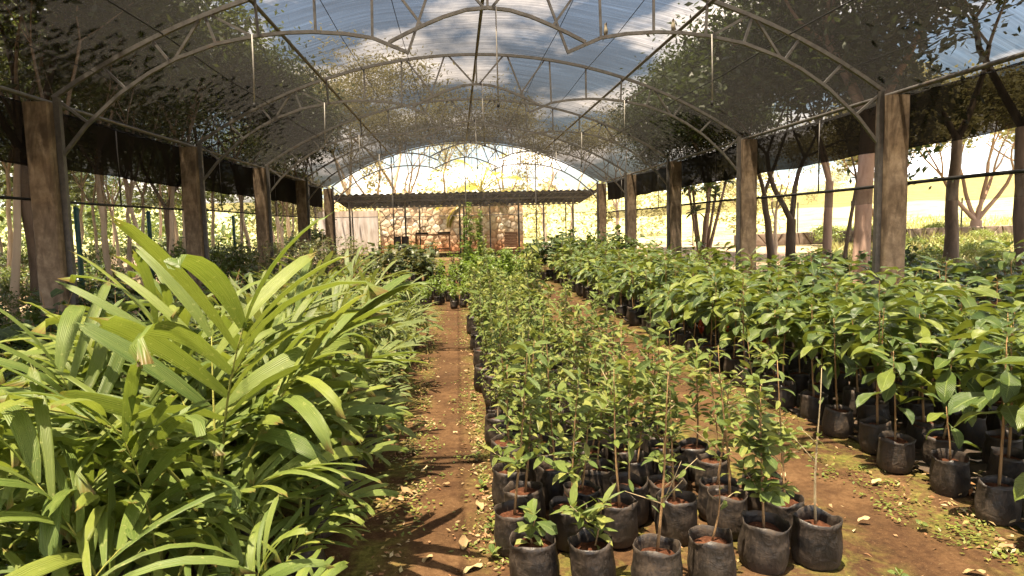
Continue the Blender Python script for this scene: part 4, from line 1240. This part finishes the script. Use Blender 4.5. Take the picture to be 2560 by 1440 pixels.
class TreeKind:
    def __init__(s, b, V, r, barkmat, leafmat): s.b, s.V, s.r, s.bm, s.lm, s.cache = b, V, r, barkmat, leafmat, None
    def shared(s):
        if s.cache is None: s.cache = (s.b.mesh('trunk', M[s.bm], True), quads_mesh('crown', s.V, s.r, M[s.lm]))
        return s.cache
    def clear_of_house(s, X, Y, rz, sc):
        c_, n_ = math.cos(rz), math.sin(rz)
        def inside(P, pad):
            P = P * sc; x = P[..., 0] * c_ - P[..., 1] * n_ + X; y = P[..., 0] * n_ + P[..., 1] * c_ + Y; z = P[..., 2] + gh(X, Y)
            rx = np.abs(x - C0); roof = ZE + RISE - RAD + np.sqrt(np.maximum(RAD * RAD - np.minimum(rx, HALF) ** 2, 0)) + pad
            return (rx < 5.15 + pad) & (y < TY[-1] + .4 + pad) & (z < roof)
        keep = ~inside(s.V, .22).any(1)
        b = MB(); A = np.array(s.b.v); ins = inside(A, .12)
        b.v = s.b.v
        for f, u, r_, m_ in zip(s.b.f, s.b.uv, s.b.r, s.b.m):
            if not any(ins[k] for k in f): b.f.append(f); b.uv.append(u); b.r.append(r_); b.m.append(m_)
        return b.mesh('trunk', M[s.bm], True), quads_mesh('crown', s.V[keep], s.r[keep], M[s.lm])
def tree_meshes(seed, trunkL, r0, depth, L1, per, spread, size, leafmat, barkmat, split=(2, 3), lean=.08, upb=.2, kink=.25, aspect=.45):
    rr = random.Random(seed); b = MB(); tips = []
    p0 = Vector((0, 0, -.05)); pts = [p0]; rds = [r0 * 1.35]; lx, ly = rr.uniform(-lean, lean), rr.uniform(-lean, lean)
    for i in range(1, 7):
        u = i / 6
        pts.append(Vector((lx * trunkL * u + rr.gauss(0, .03) * trunkL * .25, ly * trunkL * u + rr.gauss(0, .03) * trunkL * .25, trunkL * u))); rds.append(r0 * (1.08 - .35 * u if i > 1 else 1.1))
    b.tube(pts, rds, 9, cap=False)
    d = (pts[-1] - pts[-2]).normalized(); k = rr.randrange(split[0], split[1] + 1); g0 = rr.uniform(0, 6.28)
    for i in range(k):
        g_ = g0 + 6.28 * i / k; sp_ = rr.uniform(.3, .75)
        nd = Vector((math.cos(g_) * math.sin(sp_), math.sin(g_) * math.sin(sp_), math.cos(sp_))) + d * .3
        limb(b, pts[-1], nd, L1 * rr.uniform(.8, 1.15), rds[-1] * .75, depth, rr, tips, 6, kink, split, upb)
    V, r = leaves_np(tips, per, spread, size, seed, aspect)
    return TreeKind(b, V, r, barkmat, leafmat)
def plant_tree(name, label, tm, X, Y, rz, s_, group):
    o = thing(name, label, 'tree', (X, Y, gh(X, Y)), rz, s_, group)
    pair = tm.clear_of_house(X, Y, rz, s_) if -9.5 < X < 11 and Y < 27 and name != 'slim_tree' or (name == 'slim_tree' and X > -7.6) else tm.shared()
    ob('trunk', pair[0], o); ob('crown', pair[1], o)
    return o
canopy = [tree_meshes(500 + k, 2.2, .10, 3, 1.6, 470, .44, .128, 'tree_dark', 'bark_dark', (2, 3), .1, .15) for k in range(3)]
slim = [tree_meshes(520 + k, 2.6, .05, 2, 1.3, 55, .36, .15, 'tree_mid', 'bark_pale', (2, 3), .1, .3) for k in range(4)]
pale = [tree_meshes(540 + k, 1.7, .09, 3, 1.7, 40, .36, .15, 'tree_pale', 'bark_pale', (2, 3), .1, .35, .3, .3) for k in range(3)]
rt = random.Random(61)
# big dark trees overhanging the house on the wood side
for i, (X, Y, s_) in enumerate(((-6.6, 7.6, 1.25), (-7.2, 12.0, 1.35), (-7.4, 18.0, 1.0), (-7.4, 3.0, 1.2), (-7.9, 9.9, 1.3))):
    plant_tree('canopy_tree', '%s large dark tree of the wood overhanging the net roof, counted along the posts' % ordw(i + 1), canopy[i % 3], X, Y, rt.uniform(0, 6.28), s_, 'large trees overhanging the net on the wood side')
for i in range(64):
    X = -5.9 - 13 * rt.random() ** 1.4; Y = 4.0 + 30 * rt.random()
    plant_tree('slim_tree', '%s slim pale-barked tree of the wood beyond the side net' % ordw(i + 1), slim[i % 4], X, Y, rt.uniform(0, 6.28), rt.uniform(.75, 1.35), 'slim trees in the wood')
# trees on the field side
y_tree = None
def forked(seed, H, r0, barkmat, spread, leafmat, lean, depth=2, per=60, L=1.5, size=.17):
    rr = random.Random(seed); b = MB(); tips = []
    b.tube([(0, 0, -.05), (.02, 0, .25), (lean * .5, 0, H * .6), (lean, 0, H)], [r0 * 1.4, r0 * 1.1, r0, r0 * .92], 9, cap=False)
    for dx, dy, dz in spread:
        limb(b, Vector((lean, 0, H - .05)), Vector((dx, dy, dz)), L, r0 * (.62 if r0 < .2 else .42), depth, rr, tips, 7, .3, (2, 3), .1)
    V, r = leaves_np(tips, per, .32, size, seed)
    return TreeKind(b, V, r, barkmat, leafmat)
FG = 'trees on the field side of the house'
plant_tree('forked_tree', 'dark tree forking into two crooked limbs seen between the second and first post', forked(601, 1.55, .10, 'bark_dark', [(-.55, -.1, 1), (.32, .1, 1)], 'tree_dark', .02, 3, 75, 1.5), 6.82, 13.0, 0, 1.0, FG)
plant_tree('straight_tree', 'straight slender brown tree with dark crown right behind the forked one', forked(602, 2.3, .085, 'bark_pink', [(-.25, 0, 1), (.35, .2, 1)], 'tree_dark', .06, 3, 75, 1.3), 7.59, 13.0, .3, 1.0, FG)
plant_tree('thick_tree', 'thick smooth pinkish trunk standing close to the nearest field-side post', forked(603, 3.2, .135, 'bark_pink', [(-.4, .2, 1), (.5, -.1, 1), (0, .5, 1)], 'tree_dark', .10, 3, 80, 1.7), 7.05, 11.0, 0, 1.0, FG)
plant_tree('leaning_sapling_tree', 'thin dark leaning tree between the straight tree and thick trunk', forked(604, 2.2, .035, 'bark_dark', [(.2, 0, 1), (-.3, 0, 1)], 'tree_mid', .30, 2, 50, 1.0), 7.30, 12.0, 0, 1.0, FG)
for i, (X, Y, s_) in enumerate(((9.3, 7.4, 1.25), (9.5, 10.2, 1.35), (8.2, 16.5, 1.0), (9.2, 4.6, 1.2), (11.5, 14.5, 1.5), (8.0, 21.0, .95), (8.6, 25.5, 1.0))):
    plant_tree('canopy_tree', '%s large dark tree overhanging the net roof on the field side' % ordw(i + 1), canopy[(i + 1) % 3], X, Y, rt.uniform(0, 6.28), s_, 'large trees overhanging the net on the field side')
vase = forked(610, .9, .24, 'bark_pink', [(-1.0, 0, 1.0), (-.55, .3, 1.2), (.1, .1, 1.5), (.9, -.2, 1.1), (.45, .4, 1.3)], 'tree_pale', 0, 3, 75, 2.6, .24)
plant_tree('spreading_tree', 'wide vase-shaped pale tree branching low before the low wall', vase, 23.0, 27.5, 0, 1.0, FG)
plant_tree('spreading_tree', 'second spreading pale tree further along the field at the picture edge', vase, 31, 31, 2.1, 1.15, FG)
plant_tree('spreading_tree', 'spreading pale tree seen just past the nearest field-side post', vase, 17.5, 26.0, 4.0, .8, FG)
for i, (X, Y) in enumerate(((13.5, 30), (17, 38), (11, 22), (26, 45))):
    plant_tree('field_tree', '%s small airy tree standing out in the dry field' % ordw(i + 1), pale[i % 3], X, Y, i * 1.3, .8, 'airy trees in the field')
# trees behind the stone wall
for i, (X, Y, s_) in enumerate(((-6.5, 34, 1.1), (-4.3, 35.5, 1.25), (-2.4, 34.2, 1.35), (-.6, 38, 1.5), (2.8, 36, 1.3), (4.6, 34.0, 1.15), (6.3, 36, 1.2), (8.2, 33, 1.1), (-8.8, 36, 1.3), (-3.6, 39, 2.0), (-7, 45, 2.0))):
    plant_tree('pale_tree', '%s pale sunlit tree rising behind the stone wall, counted across from the wood' % ordw(i + 1), pale[i % 3], X, Y, rt.uniform(0, 6.28), s_, 'pale trees behind the stone wall')
# coconut palm behind the lean-to
cp = thing('coconut_palm', 'coconut palm with yellowing fronds standing behind the lean-to roof', 'palm', (1.12, 30.4, GY))
ob('trunk', MB().tube([(0, 0, -.05), (.03, 0, .6), (.0, 0, 1.4), (.05, 0, 2.7)], [.19, .14, .12, .11], 10).mesh('trunk', M['bark_pale'], True), cp)
rk = random.Random(88)
for k in range(13):
    lean = rad(8 + k * 8.0); L = rk.uniform(2.0, 2.7); pts = []; x = z = 0.0
    for i in range(11):
        a_ = math.pi / 2 - lean - rad(75) * (i / 10) ** 1.7; pts.append(Vector((x, 0, z))); x += L / 10 * math.cos(a_); z += L / 10 * math.sin(a_)
    b = MB().tube(pts, [.03 * (1 - .08 * i) for i in range(11)], 5)
    for i in range(34):
        u = .14 + .86 * i / 33; fi = u * 10; q = min(9, int(fi)); p = pts[q].lerp(pts[q + 1], fi - q); T = (pts[q + 1] - pts[q]).normalized()
        for sg in (-1, 1):
            D = (T * .75 + Vector((0, sg, 0)) * .8 + Vector((0, 0, -.45))).normalized(); ln = .62 * math.sin(math.pi * (.12 + .8 * u)) + .1
            sd = D.cross(Vector((0, 0, 1))).normalized() * .02
            b.add([p - sd, p + D * ln * .5 - sd * 1.2, p + D * ln + Vector((0, 0, -.1 * ln)), p + D * ln * .5 + sd * 1.2], [(0, 1, 2, 3)], None, rk.random())
    ob('frond', b.mesh('frond', M['coco']), cp, (.05, 0, 2.65), None, k * 2.4)
# shrub with long leaf whorls between far posts
pm_st = MB(); wl = MB()
rk2 = random.Random(91)
for k in range(7):
    g_ = k * .9; e = Vector((math.cos(g_) * rk2.uniform(.3, .8), math.sin(g_) * rk2.uniform(.3, .8), rk2.uniform(1.5, 2.6)))
    pm_st.tube([(0, 0, -.03), (e.x * .25, e.y * .25, .7), (e.x * .7, e.y * .7, e.z * .7), tuple(e)], [.06, .05, .04, .03], 6)
    for q in range(20):
        h = q * 2.4; el = rk2.uniform(-.3, .9); D = Vector((math.cos(h) * math.cos(el), math.sin(h) * math.cos(el), math.sin(el)))
        v_, f_, u_ = broad_lo[q % 8]; wl.add(v_, f_, u_, rk2.random() * .5, 0, place(e, D, Vector((0, 0, 1)), rk2.uniform(1.2, 1.8)))
o = thing('whorled_shrub', 'shrubby small tree with whorls of long leaves between the far posts', 'tree', (6.5, 17.0, 0))
ob('trunk', pm_st.mesh('trunk', M['bark_pink'], True), o); ob('crown', wl.mesh('crown', M['broad'], True), o)

# undergrowth: shrubs standing in the wood and before the field
under = []
for k in range(4):
    rr = random.Random(700 + k); b = MB(); tips = []
    for q in range(6):
        g_ = rr.uniform(0, 6.28); limb(b, Vector((0, 0, -.03)), Vector((math.cos(g_) * .6, math.sin(g_) * .6, 1)), .55, .018, 1, rr, tips, 5, .3, (2, 3), .1)
    V, r = leaves_np(tips, 34, .15, .10, 700 + k)
    under.append((b.mesh('stems', M['bark_pale'], True), V, r))
und_mid = [(a_, quads_mesh('foliage', V, r, M['tree_mid'])) for a_, V, r in under]
und_pale = [(a_, quads_mesh('foliage', V, r, M['weed'])) for a_, V, r in under]
def bush(label, X, Y, s_, kind, group):
    o = thing('wild_shrub', label, 'shrub', (X, Y, gh(X, Y)), rt.uniform(0, 6.28), s_, group)
    ob('stems', kind[0], o); ob('foliage', kind[1], o)
for i in range(48):
    X = -5.8 - 9 * rt.random() ** 1.3; Y = 5 + 24 * rt.random()
    bush('%s leafy undergrowth shrub in the wood beyond the side net, counted from the front' % ordw(i + 1), X, Y, rt.uniform(.6, 1.3), und_mid[i % 4], 'undergrowth shrubs in the wood')
for i in range(62):
    X = 8.5 + 16 * rt.random(); Y = X * rt.uniform(.7, 1.6) + 3
    bush('%s low sunlit yellow-green shrub on the field side, counted from the posts' % ordw(i + 1), X, Y, rt.uniform(.45, .9), und_pale[i % 4], 'sunlit shrubs on the field side')

# fences, low wall, green posts
for i, (X, Y) in enumerate(((-5.6, 7.9), (-5.6, 10.3), (-5.6, 12.6), (-5.6, 17.2))):
    o = thing('green_post', '%s green-painted steel fence post beyond the side net, counted going back' % ordw(i + 1), 'post', (X, Y, 0), 0, 1, 'green fence posts', MB().tube([(0, 0, -.05), (0, 0, 1.95)], .035, 8).mesh('green_post', M['green_post'], True))
    ob('cap', MB().tube([(0, 0, 1.95), (0, 0, 1.98)], [.04, .02], 8).mesh('cap', M['green_post']), o)
fn = thing('wire_fence', 'long wire fence on thin dark posts crossing the dry field', 'fence')
fp = [(11 + 2.3 * k, 30 - .45 * k) for k in range(16)]
for x, y in fp: ob('post', MB().tube([(x, y, gh(x, y) - .05), (x, y, gh(x, y) + 1.9)], .035, 5).mesh('post', M['steel_dark']), fn)
for z in (.5, 1.1, 1.8): ob('wire', MB().tube([(x, y, gh(x, y) + z) for x, y in fp], .006, 4).mesh('wire', M['steel_dark']), fn)
lw = thing('low_wall', 'low dark rubble wall running along the foot of the field', 'wall')
rw2 = random.Random(99)
lw.location = (12, 27.5, gh(12, 27.5)); lw.rotation_euler = (0, -.012, -.187)
ob('core', MB().box((15, .22, .26), (30, .36, .5)).mesh('core', M['bark_dark']), lw)
rubble(lw, 0, 30, .0, .55, .36, 'rough_stone', rw2)
# plank edging beside the nearest field-side post
o = thing('plank_edging', 'low wooden plank edging beside the nearest field-side post', 'edging', (5.9, 7.2, 0), rad(-8))
for k in range(2): ob('plank', MB().box((0, 0, .16 + k * .25), (1.7, .04, .23)).mesh('plank', M['wood']), o)
for k in (-1, 1): ob('stake', MB().box((k * .8, .05, .3), (.06, .05, .62)).mesh('stake', M['wood']), o)

# ------------------------------------------------------------------ the wood's far depth, one mass of foliage
gn = np.random.default_rng(9)
def mass(n, fx, size, seed):
    P = fx(n); g = np.random.default_rng(seed)
    h = g.uniform(0, 6.28, n); el = g.normal(-.2, .5, n); s_ = size * g.uniform(.6, 1.4, n)
    a = np.stack([np.cos(h) * np.cos(el), np.sin(h) * np.cos(el), np.sin(el)], 1)
    nrm = g.normal(0, .6, (n, 3)) + np.array([0, 0, 1.0]); bb = np.cross(nrm, a); bb /= np.linalg.norm(bb, axis=1)[:, None] + 1e-6
    A, B = a * s_[:, None], bb * (s_ * .5)[:, None]
    return np.stack([P - A * .5, P + B * .5, P + A * .5, P - B * .5], 1)
def wood(n):
    k = 260
    cx_ = np.stack([gn.uniform(-48, -13, k), gn.uniform(2, 75, k), gn.uniform(.3, 8.5, k)], 1)
    cr_ = gn.uniform(.9, 2.2, k)
    i = gn.integers(0, k, n)
    d = gn.normal(0, 1, (n, 3)); d /= np.linalg.norm(d, axis=1)[:, None]
    P = cx_[i] + d * (cr_[i] * gn.random(n) ** .4)[:, None] * np.array([1.2, 1.2, .8])
    P[:, 2] = np.maximum(P[:, 2], .05)
    return P
V = mass(70000, wood, .34, 1)
ob('far_wood', quads_mesh('far_wood', V, gn.random(len(V)), M['tree_mid']), kind='stuff', label='dense sunlit wood closing the view beyond the side net', category='wood')
def hedge(n):
    k = 150
    cx_ = np.stack([gn.uniform(-16, 26, k), gn.uniform(47, 62, k), gn.uniform(.5, 5.0, k)], 1); cr_ = gn.uniform(.8, 2.0, k)
    i = gn.integers(0, k, n); d = gn.normal(0, 1, (n, 3)); d /= np.linalg.norm(d, axis=1)[:, None]
    P = cx_[i] + d * (cr_[i] * gn.random(n) ** .5)[:, None]
    P[:, 2] = np.maximum(P[:, 2], .5); return P
V = mass(13000, hedge, .36, 2)
ob('far_thicket', quads_mesh('far_thicket', V, gn.random(len(V)), M['tree_pale']), kind='stuff', label='pale hazy thicket far behind the stone wall', category='thicket')  # no haze in the air, only in the pale leaf colour

# plants that have spread over the far part of the first path
patch('small_leaf_seedling', 'low green seedling crowding the far end of the first path, %s across, %s row back', 'seedling', 'seedlings crowding the far path', low_me, -.62, .12, 12.6, 16.4, .24, .42, .7, 1.05, .8)
patch('small_leaf_seedling', 'low bushy seedling filling the gap before the crates, %s across, %s row back', 'seedling', 'seedlings before the crates', low_me, .1, 2.3, 18.6, 20.0, .36, .45, .9, 1.3, .9)
patch('small_leaf_seedling', 'low bushy seedling on the wood side of the far path, %s across, %s row back', 'seedling', 'seedlings by the far path', low_me, -.6, .1, 17.0, 21.0, .3, .5, .9, 1.3, .75)

gg = np.random.default_rng(12); n = 16000
gx_ = gg.uniform(9, 46, n); gy_ = gx_ * gg.uniform(.55, 1.5, n) + 3
P = np.stack([gx_, gy_, np.array([gh(a, c) for a, c in zip(gx_, gy_)])], 1)
h_ = gg.uniform(.15, .5, n) * (1 + .5 * np.sin(gx_ * .9) * np.sin(gy_ * .7)); az = gg.uniform(0, 6.28, n)
A = np.stack([np.cos(az), np.sin(az), np.zeros(n)], 1) * (.02 + .012 * gg.random(n))[:, None] * 1.5
T = np.stack([gg.normal(0, .35, n), gg.normal(0, .35, n), np.ones(n)], 1) * h_[:, None]
V = np.stack([P - A, P + A, P + T * .6 + A * .6, P + T], 1)
ob('field_grass', quads_mesh('field_grass', V, gg.random(n), M['dry_grass']), kind='stuff', label='dry pale grass standing in the sunlit field', category='grass')

for i, (X, Y) in enumerate(((2.95, 6.6), (3.2, 6.2), (2.9, 7.1))):
    o = thing('red_shoot_seedling', '%s of three seedlings with hanging red young leaves under the broad-leaf canopy' % ordw(i + 1), 'seedling', (X - .14, Y + .1, .004), i * 1.1, 1.0, 'red-leaved seedlings')
    ob('bag', bag_me[i], o); ob('soil', soil_me[i], o, None, None, None, .93)
    ob('stem', MB().tube([(0, 0, .17), (.01, .01, .36), (.02, 0, .5)], [.005, .004, .003], 6).mesh('stem', M['stem'], True), o)
    for q in range(9):
        h = q * 2.4; D = Vector((math.cos(h) * .5, math.sin(h) * .5, -.9))
        v_, f_, u_ = slend_lo[q % 8]
        ob('leaf', MB().add(v_, f_, u_).mesh('leaf', M['red_leaf'], True), o, None, place(Vector((.015, .005, .36 + .016 * q)), D, Vector((math.cos(h), math.sin(h), .6)), 1.5))
